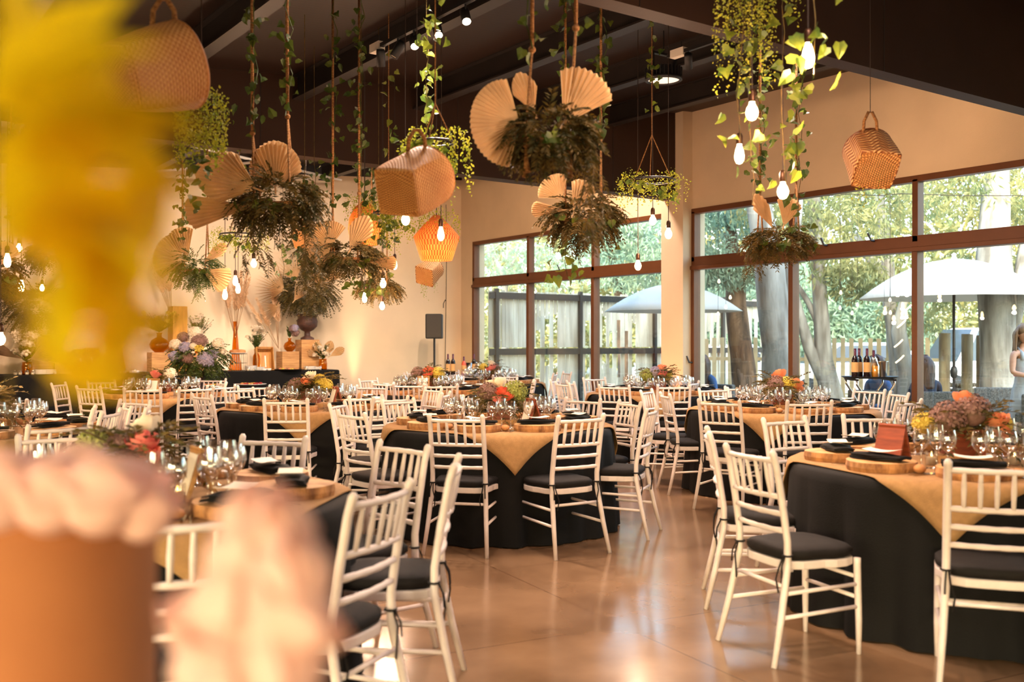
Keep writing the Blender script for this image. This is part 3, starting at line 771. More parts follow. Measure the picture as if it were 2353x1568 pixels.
# picket fence
a, e = OP(1585, 21.5), OP(2170, 19.5); L_ = (e-a).length; rz = math.atan2((e-a).y, (e-a).x)
pf = thing('picket_fence', 'fence of upright timber pickets in front of the parked cars', 'fence', a, rz)
n = int(L_/.175)
pk = MB().box((0,0,.80), (.085,.04,1.6)).build('picket', 'picket'); bpy.data.objects.remove(pk); me = bpy.data.meshes['picket']
for i in range(n):
    o = bpy.data.objects.new('picket', me); COL.objects.link(o); o.parent = pf; o.location = (i*.175, random.uniform(-.01,.01), random.uniform(-.03,.01)); o.rotation_euler = (0, random.uniform(-.012,.012), 0)
r = MB()
for z in (.35, 1.15): r.box((L_/2, .04, z), (L_, .04, .07))
r.build('rail', 'picket', pf)
# cars
def car(p, rz, lab, roof=1.45):
    t = thing('car', lab, 'car', p, rz); m = MB()
    prof = [(-2.1,.35),(-2.15,.65),(-2.05,.88),(-1.2,.98),(-.65,roof-.02),(.9,roof),(1.55,1.02),(2.1,.92),(2.15,.4),(1.75,.28),(-1.75,.28)]
    k = len(prof)
    def w(z): return .86 if z < .98 else .86-.26*(z-.98)/.45
    m.add([(x, s*w(z), z) for s in (-1, 1) for x, z in prof], [tuple(range(k))[::-1], tuple(range(k, 2*k))]+[(i, (i+1) % k, k+(i+1) % k, k+i) for i in range(k)])
    m.build('body', 'car', t, bevel=.04)
    for s in (-1, 1):
        g = MB(); g.add([(-1.05,s*.845,1.0),(-.6,s*.745,roof-.09),(.1,s*.74,roof-.07),(.1,s*.85,1.0)], [(0,1,2,3)]).add([(.16,s*.85,1.0),(.16,s*.74,roof-.07),(.85,s*.745,roof-.08),(1.35,s*.85,1.02)], [(0,1,2,3)]); g.build('side_window', 'carglass', t)
    g = MB(); g.add([(-1.22,-.7,1.0),(-1.22,.7,1.0),(-.68,.62,roof-.05),(-.68,-.62,roof-.05)], [(0,1,2,3)]); g.build('windscreen', 'carglass', t)
    for x in (-1.35, 1.35):
        for s in (-1, 1): MB().lathe([(0,-.1),(.3,-.1),(.33,-.06),(.33,.06),(.3,.1),(0,.1)], 16, Matrix.Translation((x, s*.8, .33)) @ Matrix.Rotation(pi/2, 4, 'X')).build('wheel', 'tyre', t, True)
    for s in (-1, 1): MB().box((2.12, s*.66, .78), (.06, .25, .16)).build('tail_light', 'reddetail', t)
    return t
car(OP(1650, 25.5), -.9, 'white car behind the pickets by the brown trunk'); car(OP(1960, 24.5), -.6, 'white car behind the pickets beyond the drinks tray', 1.5); car(OP(2250, 27), -.4, 'white van like car beyond the log posts', 1.9)
# trees: trunks and crowns
def trunk(name_mat, pts, rads, parent, nm='trunk', n=12):
    m = MB(); pts2 = []; r2 = []
    for i in range(len(pts)-1):
        a, b = Vector(pts[i]), Vector(pts[i+1]); k = max(2, int((b-a).length/.3))
        for j in range(k):
            q = j/k; pts2.append(a.lerp(b, q)+Vector((random.uniform(-.01,.01), random.uniform(-.01,.01), 0))); r2.append((rads[i]*(1-q)+rads[i+1]*q)*random.uniform(.96,1.05))
    pts2.append(Vector(pts[-1])); r2.append(rads[-1]); m.tube(pts2, r2, n); return m.build(nm, name_mat, parent, True)
def crown(parent, blobs, m_, n_, ll=.14, lw=.035, nm='foliage'):
    m = MB()
    for (c, r, k) in blobs:
        c = Vector(c)
        for i in range(int(n_*k)):
            d = rv().normalized()*random.uniform(.25, 1)**.5; p = c+Vector((d.x*r[0], d.y*r[1], d.z*r[2]))
            dr = (Vector((0,0,-.7))+rv(.8)).normalized()
            for q in range(5): m.leaf(p+rv(.09), (dr+rv(.5)), ll*random.uniform(.7,1.3), lw, fold=.15)
    m.build(nm, m_, parent)
def tree(lab, u, Z, segs, m_='bark', blobs=(), leaf='grass', n_=300, ll=.14, lw=.035):
    base = OP(u, Z); t = thing('tree', lab, 'tree', base)
    def loc(q):  # (u, v, Z) -> local
        p = P(*q); return p-base
    for i, (pts, rads) in enumerate(segs): trunk(m_, [loc(q) for q in pts], rads, t, 'trunk' if i == 0 else 'branch')
    if blobs: crown(t, [(loc(c), r, k) for c, r, k in blobs], leaf, n_, ll, lw)
    return t
tree('thick grey trunked tree left of the middle window mullion', 1795, 16, [([(1795,990,16),(1790,800,16),(1776,700,16),(1768,610,16),(1745,480,16.2),(1725,300,16.5)], [.30,.27,.25,.25,.20,.17]),
     ([(1805,740,16),(1822,600,16.2),(1835,450,16.6),(1880,250,17)], [.10,.09,.08,.05])], blobs=[((1700,330,16.5),(1.3,1.2,.7),1), ((1780,480,17.5),(.8,.8,.4),.6)], n_=300)
tree('slim forked grey tree behind the tray stand', 1905, 18.5, [([(1925,990,18.5),(1893,830,18.5),(1885,700,18.5),(1880,600,18.5),(1868,430,18.6),(1860,250,19)], [.24,.17,.13,.13,.11,.09]),
     ([(1905,900,18.5),(1860,800,18.5),(1830,700,18.4),(1800,600,18.4)], [.13,.11,.09,.07]), ([(1890,770,18.5),(1860,700,18.6),(1835,660,18.8),(1790,600,19)], [.07,.055,.05,.03])],
     blobs=[((1940,560,18),(1.1,.8,.9),1), ((1960,640,18.4),(.7,.5,.4),.8), ((1910,420,18.5),(1.4,.8,.6),.9)], n_=330)
tree('twin stemmed grey tree wrapped in light strings', 2065, 19.5, [([(2060,990,19.5),(2062,850,19.5),(2045,700,19.5),(2040,600,19.6),(2020,450,19.8)], [.16,.14,.13,.12,.09]),
     ([(2085,990,19.3),(2080,850,19.3),(2065,760,19.3),(2075,700,19.2),(2110,640,19.2)], [.17,.15,.14,.08,.05]), ([(2040,640,19.6),(1990,580,19.8),(1960,540,20)], [.11,.10,.09])],
     blobs=[((2100,700,19.8),(1.0,.6,.7),.9), ((2040,460,19.5),(1.5,.8,.6),.9)], n_=330)
tree('massive grey trunk right of the large parasol', 2305, 17, [([(2300,1010,17),(2295,850,17),(2292,700,17),(2285,600,17.1),(2285,500,17.2),(2292,380,17.4),(2300,200,17.8)], [.36,.31,.29,.29,.24,.20,.18]),
     ([(2320,760,17),(2345,650,17),(2360,560,17.2),(2420,400,17.4)], [.16,.13,.12,.10])], blobs=[((2230,420,17.8),(1.4,1.0,.7),1), ((2350,560,18),(.9,.7,.8),1), ((2200,640,19),(.9,.7,.5),.8)], n_=320)
tree('brown trunked tree behind the left parasol edge', 1700, 19, [([(1718,1000,19),(1708,850,19),(1690,700,19),(1690,620,19),(1680,560,19),(1670,400,19.3)], [.26,.24,.20,.19,.13,.10]),
     ([(1700,640,19),(1740,630,19),(1790,632,19)], [.035,.03,.02])], m_='brownbark', blobs=[((1660,540,18.6),(1.0,.8,.75),1.6), ((1640,620,18.4),(.6,.5,.35),1), ((1700,620,18.6),(.5,.4,.3),.8), ((1620,470,18.6),(.9,.6,.5),1)], leaf='grass2', n_=320)
tree('spreading leafy tree seen over the board screen', 1420, 25, [([(1440,1000,25),(1430,700,25),(1400,560,25)], [.2,.16,.1])], m_='brownbark',
     blobs=[((1450,600,24.5),(1.6,1,.9),2.2), ((1400,540,24.5),(1.3,1,.5),1.2), ((1500,560,24),(1.0,1,1.0),1.6)], leaf='grass2', n_=320, ll=.17)
tree('fine needled tree over the left end of the screen', 1155, 27, [([(1160,1000,27),(1160,640,27),(1140,600,27),(1120,570,27)], [.14,.08,.06,.03]), ([(1160,640,27),(1185,590,27),(1190,560,27)], [.05,.03,.02])],
     blobs=[((1150,600,27),(1.3,1,.75),1.1), ((1260,610,27),(1.6,1,.7),1.3)], leaf='grass2', n_=260, ll=.26, lw=.018)
# shrub bank and distant woods
def bank(nm, lab, us, Z, z0, z1, m_, n_, thick=1.6, ll=.2, lw=.06):
    m = MB()
    for i in range(n_):
        u = random.uniform(*us); z = z0+(z1-z0)*random.random()**1.1; zz = Z+random.uniform(0, thick); p = G(u, zz, z)
        h = (math.sin(u*.021)+math.sin(u*.047+2))*.25
        p.z += h*(z-z0)/(z1-z0); d = (Vector((0,0,.5))+rv(1)).normalized()
        for q in range(4): m.leaf(p+rv(.16), d+rv(.6), ll*random.uniform(.6,1.3), lw, fold=.12)
    tag(m.build(nm, m_), lab, 'shrubs', kind='stuff')
bank('foliage_bank', 'blue green shrubs growing behind the picket fence', (1560, 2130), 28.5, GZ, 3.3, 'grass2', 10000, 2.5, .24, .05)
bank('foliage_bank', 'sparse yellow green woodland far behind the cars', (1050, 2500), 40, GZ, 10.5, 'grass', 11000, 9, .5, .13)
# log posts, gabion
for (u, vt, lab) in ((2170,766,'leftmost of the three log posts outside'), (2222,768,'middle log post beside the heater pole'), (2256,771,'darkest log post next to the massive trunk')):
    Z = 17.8; b = OP(u, Z); h = CH-(vt-HV)/F*Z-GZ; tag(MB().tube([b, b+Vector((0,0,h*.5)), b+Vector((.01,0,h))], [.105,.095,.098], 12).build('log_post', 'log', None, True), lab, 'post', 'log posts outside')
g = thing('gabion_wall', 'low cage of pale stones behind the log posts', 'stone wall', OP(2225, 18.3), CAMYAW)
m = MB()
for i in range(15):
    for j in range(8):
        for k in range(2): m.ball((-.52+i*.075+random.uniform(-.01,.01), k*.1, .05+j*.095), (random.uniform(.04,.055), .06, random.uniform(.04,.056)), 7, 4)
m.build('stones', 'stone', g, True)
c = MB()
for i in range(8): c.tube([(-.56+i*.16,-.07,0),(-.56+i*.16,-.07,.8)], .004, 4)
for j in range(6): c.tube([(-.56,-.07,j*.16),(.56,-.07,j*.16)], .004, 4)
c.build('wire_mesh', 'metal', g)
# parasols
def parasol(p, d, zb, h, lab, rim=8):
    t = thing('parasol', lab, 'parasol', p); n = 48; m = MB(); r0 = d/2; vs = []; R_ = [0,.1,.25,.4,.55,.7,.85,1.0]
    for q in R_[1:]:
        for i in range(n):
            a = 2*pi*i/n; sag = 1-.035*abs(sin(a*rim/2))**.7*q
            vs.append((r0*q*sag*cos(a), r0*q*sag*sin(a), zb+h*(1-q**1.9)))
    k = len(R_)-1; vs.append((0,0,zb+h)); c = len(vs)-1
    m.add(vs, [(c, i, (i+1) % n) for i in range(n)]+[(j*n+i, (j+1)*n+i, (j+1)*n+(i+1) % n, j*n+(i+1) % n) for j in range(k-1) for i in range(n)])
    o = m.build('canopy', 'umb', t, True); s = o.modifiers.new('t', 'SOLIDIFY'); s.thickness = .004
    MB().lathe([(.03,0),(.05,.02),(.03,.06),(.045,.09),(0,.12)], 10, Matrix.Translation((0,0,zb+h-.01))).build('finial', 'umb', t, True)
    MB().tube([(0,0,GZ-p.z),(0,0,zb+h)], .024, 8).build('pole', 'steel', t, True)
    for i in range(8):
        a = 2*pi*i/8; MB().tube([(0,0,zb-.1+h*.35), (r0*.55*cos(a), r0*.55*sin(a), zb+h*.6)], .008, 4).build('rib', 'metal', t)
    MB().lathe([(.03,.9),(.055,.93),(.06,1.02),(.045,1.08),(.025,1.1)], 12).build('crank_box', 'steel', t, True)
    return t
q = OP(2192, 16.7); parasol(q, 3.05, CH-(686-HV)/F*16.7-GZ, .66, 'large white parasol seen whole through the right window'); q = OP(1546, 18.2); parasol(q, 2.5, CH-(716-HV)/F*18.2-GZ, .5, 'white parasol half hidden behind the pillar')
# festoon bulbs between the trees
pts = [(1652,647),(1678,684),(1650,722),(1668,706),(1932,673),(1930,708),(1958,720),(1970,701),(2032,719),(2045,690),(2046,719),(2213,662),(2068,673)]
_w = ['leftmost','second from left','third from left','fourth from left','fifth from left','sixth from left','seventh from left','sixth from right','fifth from right','fourth from right','third from right','second from right','rightmost']
FL = {q[0]: _w[i] for i, q in enumerate(sorted(pts))}
for i, (u, v) in enumerate(pts):
    Z = 15.0+.1*(i % 3); p = P(u, v, Z); t = thing('festoon_bulb', 'x', 'light bulb', p, 0, 'small warm bulbs hung among the outside trees'); t['label'] = FL[u]+' of the tiny warm bulbs strung outside among the trees'
    MB().lathe([(0,-.03),(.018,-.02),(.022,0),(.012,.025),(.008,.035)], 8).build('bulb', M.setdefault('fest', emit('festoon bulb lit', (255,214,160), 5)), t, True)
    MB().tube([(0,0,.03),(0,0,3.62-p.z)], .003, 4).build('cord', 'cord', t)
tops = sorted([(u, P(u, v, 15.0+.1*(i % 3))) for i, (u, v) in enumerate(pts)]); cab = [P(1540,HV,14.9)]+[q for _, q in tops]+[P(2450,HV,15.2)]
for q in cab: q.z = 3.62
tag(MB().tube(cab, .006, 4).build('festoon_cable', 'cord'), 'thin cable strung outside between the trees carrying small bulbs', 'cable')
for (u, v) in ((2085,710),(2072,745),(2065,790),(2068,826)):
    a, b = P(u-10, v+8, 19.05), P(u+9, v-9, 19.05); tag(MB().tube([a, a.lerp(b,.5)+Vector((0,0,-.01)), b], .014, 5).build('light_strip', M['fest']), 'white light strip turn %s on the twin stemmed tree' % {710:'highest',745:'second from top',790:'third from top',826:'lowest'}[v], 'light strip', 'light strip around the tree')
# rattan armchairs outside
def rattan(p, rz, lab):
    t = thing('rattan_armchair', lab, 'armchair', p, rz)
    MB().box((0,0,.2), (.62,.6,.4)).build('seat', 'rattan', t, bevel=.02); MB().box((0,.28,.62), (.6,.08,.5)).build('backrest', 'rattan', t, bevel=.02)
    for s in (-1, 1): MB().box((s*.33,0,.32), (.08,.6,.64)).build('arm', 'rattan', t, bevel=.02)
    MB().box((0,-.04,.44), (.52,.5,.09)).build('cushion', 'umb', t, bevel=.03); return t
rattan(OP(2306, 13.6), CAMYAW-.2, 'grey rattan armchair before the massive trunk'); rattan(OP(2130, 13.0), CAMYAW+pi, 'grey rattan armchair holding the brown haired guest')
rattan(OP(2412, 12.2), CAMYAW+pi-.5, 'grey rattan armchair cut by the right picture edge'); rattan(OP(2020, 13.3), CAMYAW+2.4, 'grey rattan armchair holding the guest in a blue shirt')
# ------------------------------------------------------------------ people
def skin_body(name, joints, edges, m_, parent, sub=2):
    me = bpy.data.meshes.new(name); me.from_pydata([j[0] for j in joints], edges, []); o = bpy.data.objects.new(name, me); COL.objects.link(o); o.parent = parent
    md = o.modifiers.new('skin', 'SKIN'); md.use_smooth_shade = True
    sv = me.skin_vertices[0].data if me.skin_vertices else None
    if sv is None:
        bpy.context.view_layer.objects.active = o; o.select_set(True); bpy.ops.object.modifier_remove(modifier='skin'); bpy.ops.object.modifier_add(type='SKIN'); sv = me.skin_vertices[0].data
    for i, j in enumerate(joints): sv[i].radius = (j[1], j[1] if len(j) < 3 else j[2])
    sv[0].use_root = True
    s = o.modifiers.new('sub', 'SUBSURF'); s.levels = s.render_levels = sub; me.materials.append(M[m_]); return o
def hand(t, w, d, side, up):
    "five bent fingers and a thumb from a palm at w"
    w, d, side, up = Vector(w), Vector(d).normalized(), Vector(side).normalized(), Vector(up).normalized(); m = MB()
    m.ball((0,0,0), (.045,.036,.015), 10, 6, Matrix.Translation(w+d*.045) @ Matrix((d, side, up)).transposed().to_4x4())
    for i, L in enumerate((.062,.072,.068,.054)):
        a = w+d*.08+side*(.028-.018*i); m.tube([a-d*.01, a+d*L*.45, a+d*L*.8-up*.018, a+d*L*.9-up*.036], [.0095,.009,.008,.006], 7)
    a = w+d*.02+side*.034; m.tube([a, a+side*.022+d*.022, a+side*.026+d*.052-up*.01], [.011,.0095,.007], 7)
    return m
def head_mesh(c, yaw):
    Mx = Matrix.Translation(Vector(c)) @ Matrix.Rotation(yaw, 4, 'Z'); m = MB()
    n, k = 18, 14; vs = []                                   # face looks to -y
    for i in range(k+1):
        a = -pi/2+pi*i/k; z = sin(a)*.118
        for j in range(n):
            b = 2*pi*j/n; r = cos(a); jaw = 1-.28*max(0, -sin(a))**1.3
            x = .076*r*cos(b)*jaw; y = .094*r*sin(b)*(jaw if sin(b) > 0 else .96)
            if abs(cos(b)) < .3 and sin(b) < 0 and -.03 < z < .025: y -= .016*(1-(z+.004)/.04 if z > 0 else 1+z/.05)
            vs.append((x, y, z))
    m.add(vs, [(i*n+j, i*n+(j+1) % n, (i+1)*n+(j+1) % n, (i+1)*n+j) for i in range(k) for j in range(n)], None, Mx)
    for s in (-1, 1): m.ball((s*.078,.005,-.005), (.010,.018,.028), 8, 5, Mx)
    return m, Mx
def face(t, Mx):
    for s in (-1, 1):
        MB().ball((s*.030,-.084,.008), (.012,.007,.006), 8, 5, Mx).build('eye', 'navy', t, True)
        MB().tube([Mx @ Vector((s*.016,-.093,.026)), Mx @ Vector((s*.030,-.092,.031)), Mx @ Vector((s*.046,-.080,.026))], .0028, 5).build('eyebrow', 'hair', t)
    MB().ball((0,-.083,-.052), (.024,.009,.006), 10, 5, Mx).build('mouth', 'pink', t, True)
def hairmesh(t, Mx, m_, length, back=True, vol=1.0):
    m = MB(); n, k = 18, 12; vs = []
    for i in range(k+1):
        q = i/k; z = .135-q*(.135+length); 
        for j in range(n):
            b = pi*(-.12)+pi*1.24*j/(n-1)
            r = sin(min(1, max(.03, q)*3.2)*pi/2)
            rx = (.094+.02*q)*r*vol; ry = (.112+.01*q)*r
            if z < -.1: rx *= 1-.12*(-z-.1)/max(.01, length-.1)
            w = .008*sin(j*2.3+q*9)
            front = .0
            vs.append(((rx+w)*cos(b), (ry+w)*sin(b)+.008-(.045 if q < .25 else 0)*max(0, 1-q*4)*0, z))
    m.add(vs, [(i*n+j, i*n+j+1, (i+1)*n+j+1, (i+1)*n+j) for i in range(k) for j in range(n-1)], None, Mx)
    m.ball((0,.012,.045), (.088*vol,.1,.088), 16, 8, Mx)
    o = m.build('hair', m_, t, True); s = o.modifiers.new('t', 'SOLIDIFY'); s.thickness = .012; return o
def standing_woman(p, rz):
    t = thing('person', 'standing person with wavy light brown hair, arms folded, in a long pale dress', 'person', p, rz)
    J = [((0,0,.92),.11,.09), ((0,.0,1.08),.09,.075), ((0,.0,1.24),.115,.085), ((0,.01,1.36),.075,.06), ((0,.0,1.44),.042), ((0,-.01,1.50),.045),
         ((.15,0,1.36),.045), ((.19,-.03,1.12),.036), ((.06,-.20,1.12),.028), ((-.15,0,1.36),.045), ((-.19,-.03,1.13),.036), ((-.07,-.19,1.08),.028),
         ((.09,0,.86),.085), ((.10,-.01,.48),.055), ((.10,.02,.08),.036), ((-.09,0,.86),.085), ((-.10,-.01,.48),.055), ((-.10,.02,.08),.036), ((.10,-.12,.03),.03), ((-.10,-.12,.03),.03)]
    E = [(0,1),(1,2),(2,3),(3,4),(4,5),(3,6),(6,7),(7,8),(3,9),(9,10),(10,11),(0,12),(12,13),(13,14),(0,15),(15,16),(16,17),(14,18),(17,19)]
    skin_body('body', J, E, 'skin', t)
    hand(t, (.06,-.20,1.12), (-1,-.1,.0), (0,0,1), (0,-1,0)).build('hand', 'skin', t, True); hand(t, (-.07,-.19,1.08), (1,.0,-.1), (0,0,1), (0,-1,0)).build('hand', 'skin', t, True)
    hm, Mx = head_mesh((0,-.02,1.60), -.25); hm.build('head', 'skin', t, True); face(t, Mx); hairmesh(t, Mx, 'hairb', .30, vol=1.15)
    d = MB(); n = 40; vs = []
    pr = [(.118,.092,1.30),(.125,.102,1.22),(.105,.088,1.10),(.118,.10,1.0),(.155,.13,.88),(.17,.15,.7),(.19,.17,.45),(.22,.19,.2),(.24,.21,.06)]
    for (a, b, z) in pr:
        for i in range(n): q = 2*pi*i/n; f = 1+.06*sin(q*12)*max(0, (1.0-z)); vs.append((a*f*cos(q), b*f*sin(q)-.005, z))
    d.add(vs, [(j*n+i, j*n+(i+1) % n, (j+1)*n+(i+1) % n, (j+1)*n+i) for j in range(len(pr)-1) for i in range(n)])
    for s in (-1, 1): d.tube([(s*.075,-.075,1.28),(s*.07,-.06,1.36),(s*.055,.02,1.43),(s*.06,.07,1.30)], [.03,.024,.02,.02], 8)
    d.build('dress', 'dress', t, True)
    MB().tube([(.105*cos(2*pi*i/20)*1.05, .088*sin(2*pi*i/20)*1.05, 1.09) for i in range(21)], .012, 6).build('belt', 'pink', t, True)
    return t
standing_woman(OP(2352, 12.3), CAMYAW+.25)
def sitting(p, rz, lab, hair_m, shirt, ln, bend=0.0, hy=0.0):
    t = thing('person', lab, 'person', p, rz)        # faces -y
    s = .46
    J = [((0,.05,s+.07),.13,.11), ((0,.07,s+.25),.12,.09), ((0,.05-bend*.5,s+.43),.14,.09), ((0,.04-bend,s+.53),.07), ((0,.02-bend*1.2,s+.60),.045),
         ((.17,.03-bend,s+.50),.05), ((.21,-.02,s+.24),.042), ((.12,-.22,s+.2),.032), ((-.17,.03-bend,s+.50),.05), ((-.21,-.02,s+.24),.042), ((-.12,-.22,s+.2),.032),
         ((.09,-.08,s+.08),.08), ((.11,-.42,s+.06),.06), ((.11,-.44,.10),.045), ((-.09,-.08,s+.08),.08), ((-.11,-.42,s+.06),.06), ((-.11,-.44,.10),.045)]
    E = [(0,1),(1,2),(2,3),(3,4),(3,5),(5,6),(6,7),(3,8),(8,9),(9,10),(0,11),(11,12),(12,13),(0,14),(14,15),(15,16)]
    skin_body('body', J, E, shirt, t)
    for q in (1, -1):
        hand(t, (q*.12,-.22,s+.19), (-q*.3,-1,0), (-q,0,0), (0,0,1)).build('hand', 'skin', t, True)
        MB().ball((q*.11,-.50,.045), (.045,.13,.045), 10, 6).build('shoe', 'plastic', t, True)
    hm, Mx = head_mesh((0,-.0-bend*1.5,s+.74), hy); hm.build('head', 'skin', t, True); MB().tube([(0,.02-bend*1.2,s+.56),(0,-bend*1.4,s+.68)], [.05,.045], 10).build('neck', 'skin', t, True)
    face(t, Mx); hairmesh(t, Mx, hair_m, ln); return t
sitting(OP(2125, 12.9), CAMYAW+pi+.1, 'seated person in navy with long brown hair, back turned', 'hair', 'navy', .30)
sitting(OP(2020, 13.2), CAMYAW-1.1, 'seated person in a blue shirt behind the tray stand', 'hair', 'denim', .06, .05)
sitting(OP(1622, 14.8), CAMYAW-.9, 'seated person with long dark hair looking down beside the pillar', 'hair', 'denim', .34, .06)
rattan(OP(1622, 14.85), CAMYAW-.9, 'grey rattan armchair beside the pillar outside')
# ------------------------------------------------------------------ hanging decor
def ivy_on(m, a, b, n, sz=.05, spread=.05):
    a, b = Vector(a), Vector(b)
    for i in range(n):
        p = a.lerp(b, random.random())+Vector((random.gauss(0, spread), random.gauss(0, spread), 0))
        m.leaf(p, (rv(1)+Vector((0,0,-.6))), sz*random.uniform(.6, 1.25), sz*random.uniform(.7, 1.1), up=rv(1)+Vector((0,-1,.2)), heart=True, fold=.2)
def vine_stem(m, a, b, amp=.03):
    a, b = Vector(a), Vector(b); k = max(3, int((b-a).length/.12)); m.tube([a.lerp(b, i/k)+Vector((random.uniform(-amp,amp), random.uniform(-amp,amp), 0)) for i in range(k+1)], .003, 4)
def sprigs(m, c, r, h, n, sz=.014):
    "tiny leaved yellow-green strands hanging from c"
    c = Vector(c)
    for i in range(n):
        a = random.uniform(0, 2*pi); q = r*math.sqrt(random.random()); L = h*random.uniform(.35, 1); p = c+Vector((q*cos(a), q*sin(a), random.uniform(-.02,.04)))
        out = Vector((cos(a), sin(a), 0))*.05; k = int(L/.02)
        for j in range(k):
            t = j/k; pp = p+out*min(1, t*4)+Vector((random.gauss(0,.008), random.gauss(0,.008), -t*L)); m.leaf(pp, rv(1), sz*random.uniform(.7,1.4), sz*.8, fold=.1)
def fan(parent, base, ang, size, spread=150, shape='round', tilt=0.0, yaw=0.0, m_='palm', pleats=None, gap=0.0):
    "a dried palm leaf: pleated fan in the x-z plane, pointing at ang degrees, base at base"
    m = MB(); n = pleats or max(8, int(spread/6)); vs = []; t0 = -spread/2
    for i in range(2*n+1):
        q = i/(2*n); a = R(t0+spread*q); c = abs(q-.5)*2
        if shape == 'round': L = size*(1-.10*c**3)
        elif shape == 'spear': L = size*(1-.38*c**1.5)
        else: L = size*(.95+.05*sin(i*1.7))
        if gap and i % 2: L *= .35
        y = .018*size*(1 if i % 2 else -1)*3
        vs += [(L*.10*sin(a), 0, L*.10*cos(a)), (L*.6*sin(a), y*.6, L*.6*cos(a)), (L*sin(a)*1.0, y+.06*size*c, L*cos(a))]
    fs = [(i*3+j, (i+1)*3+j, (i+1)*3+j+1, i*3+j+1) for i in range(2*n) for j in (0, 1)]
    m.add(vs, fs); m.tube([(0,0,-size*.12), (0,0,size*.12)], .006, 5)
    o = m.build('palm_fan', m_, parent)
    o.location = base; o.rotation_euler = (Matrix.Rotation(yaw, 3, 'Z') @ Matrix.Rotation(R(90-ang), 3, 'Y') @ Matrix.Rotation(tilt, 3, 'X')).to_euler(); return o
def fernball(parent, c, rx, ry, rz, n, L=.16, m_='fern', nm='fern', droop=.6, down=.0, lw=.010, ll=.05):
    m = MB(); c = Vector(c)
    for i in range(int(n*1.9)):
        d = rv(1).normalized(); d.z = d.z*.8-down; p = c+Vector((d.x*rx*.55, d.y*ry*.55, d.z*rz*.45))
        frond(m, p, Vector((d.x*rx, d.y*ry, d.z*rz)), L*random.uniform(.7, 1.3), 9, lw*1.15, ll, droop)
    return m.build(nm, m_, parent)
def swing(lab, u, v, Z, w_, fans, fern=90, ry=.16, ropes=None, yaw=0.0, size=(.30,.18), fern_m='fern', trail=None, off=0.0, tassel=False, down=.15, L=.17):
    p = P(u, v, Z); t = thing('hanging_swing', lab, 'hanging planter', p, CAMYAW+yaw)
    MB().box((0,0,0), (w_,.15,.022)).build('plank', 'plank', t, bevel=.004)
    top = ceil_z(p.x)-p.z-.05
    for s in (-1, 1):
        kn = (s*w_*.44+off, 0, .48+.05*s); r = MB()
        r.tube([kn, (s*w_*.44+off*1.2, 0, top)], .010, 6)
        for y in (-.07, .07): r.tube([(s*w_*.44, y, -.03), (s*w_*.44, y, .03), kn], .007, 6)
        r.ball(kn, .018, 8, 5)
        for y in (-.07, .07):
            r.ball((s*w_*.44, y, -.025), .014, 6, 4)
            if tassel: 
                for q in range(5): r.tube([(s*w_*.44, y, -.03), (s*w_*.44+random.uniform(-.015,.015), y+random.uniform(-.01,.01), -.15)], [.006,.009], 5)
        r.build('rope', 'rope', t, True)
        iv = MB(); ivy_on(iv, kn, (s*w_*.44+off*1.2, 0, top), int((top-.5)*34), .06, .035); vine_stem(iv, (s*w_*.44+off*1.1+.02, 0, top), kn); iv.build('ivy', 'ivy', t)
    if fern: fernball(t, (0,0,.06), size[0], ry, size[1], fern, L, fern_m, down=down)
    lv = MB(); ivy_on(lv, (-w_*.5,-.1,.0), (w_*.6,-.05,-.02), 16, .07, .05); lv.build('pothos', 'pothos', t)
    if trail:
        for (x, z0, z1, k) in trail:
            tr = MB()
            for i in range(k): q = i/k; frond(tr, (x+random.gauss(0,.04), random.uniform(-.08,.05), z0+(z1-z0)*q), (random.uniform(-1,1), random.uniform(-.6,.6), -.8), .12, 7, .009, .045, .5)
            tr.build('trailing_fern', fern_m, t)
    for f in fans: b_ = Vector(f[0]); b_.y -= .07; fan(t, b_, f[1], f[2]*1.2, **f[3])
    return t
D = dict
swing('swing planter with wide spear shaped palm leaf, hung left of the centre ceiling beam', 632, 470, 6.0, .24,
      [((-.07,-.08,.07), 160, .31, D(spread=84, shape='spear', tilt=.15)), ((-.12,.02,-.02), 190, .33, D(spread=32, shape='round', tilt=.5)), ((.0,.08,.10), 92, .24, D(spread=120, shape='spear'))],
      fern=130, size=(.32,.22), trail=[(-.13,-.05,-.35,24), (.22,.05,-.42,34)], off=-.03)
swing('biggest swing planter with three pale palm fans and rope tassels, hung at top centre', 1258, 328, 4.6, .23,
      [((-.13,-.03,.07), 182, .19, D(spread=150, shape='round', yaw=.25)), ((-.06,.05,.13), 112, .17, D(spread=55, shape='spear')), ((.07,.0,.07), 60, .235, D(spread=66, shape='round', tilt=-.1))],
      fern=120, size=(.27,.18), trail=[(.20,.0,-.42,34)], off=.03, tassel=True, fern_m='fern', L=.14)
swing('lower centre swing planter bristling with brown grass over the far window', 1340, 508, 6.9, .28,
      [((-.15,-.03,.14), 128, .15, D(spread=100, shape='round')), ((-.08,-.10,.03), 68, .20, D(spread=50, shape='round')), ((-.12,-.04,.06), 178, .20, D(spread=30, shape='round'))],
      fern=130, size=(.30,.18), fern_m='fern2', off=.0, trail=[(-.05,-.05,-.2,14)], L=.18)
swing('swing planter with round palm fan in front of the rattan lamp', 795, 596, 8.0, .24,
      [((-.10,-.03,.10), 152, .17, D(spread=200, shape='round', yaw=.2)), ((.05,-.05,.06), 62, .26, D(spread=60, shape='spear')), ((.15,0,-.02), -4, .22, D(spread=28, shape='round'))],
      fern=120, size=(.34,.17), trail=[(-.3,.0,-.25,20), (.25,-.05,-.15,12)])
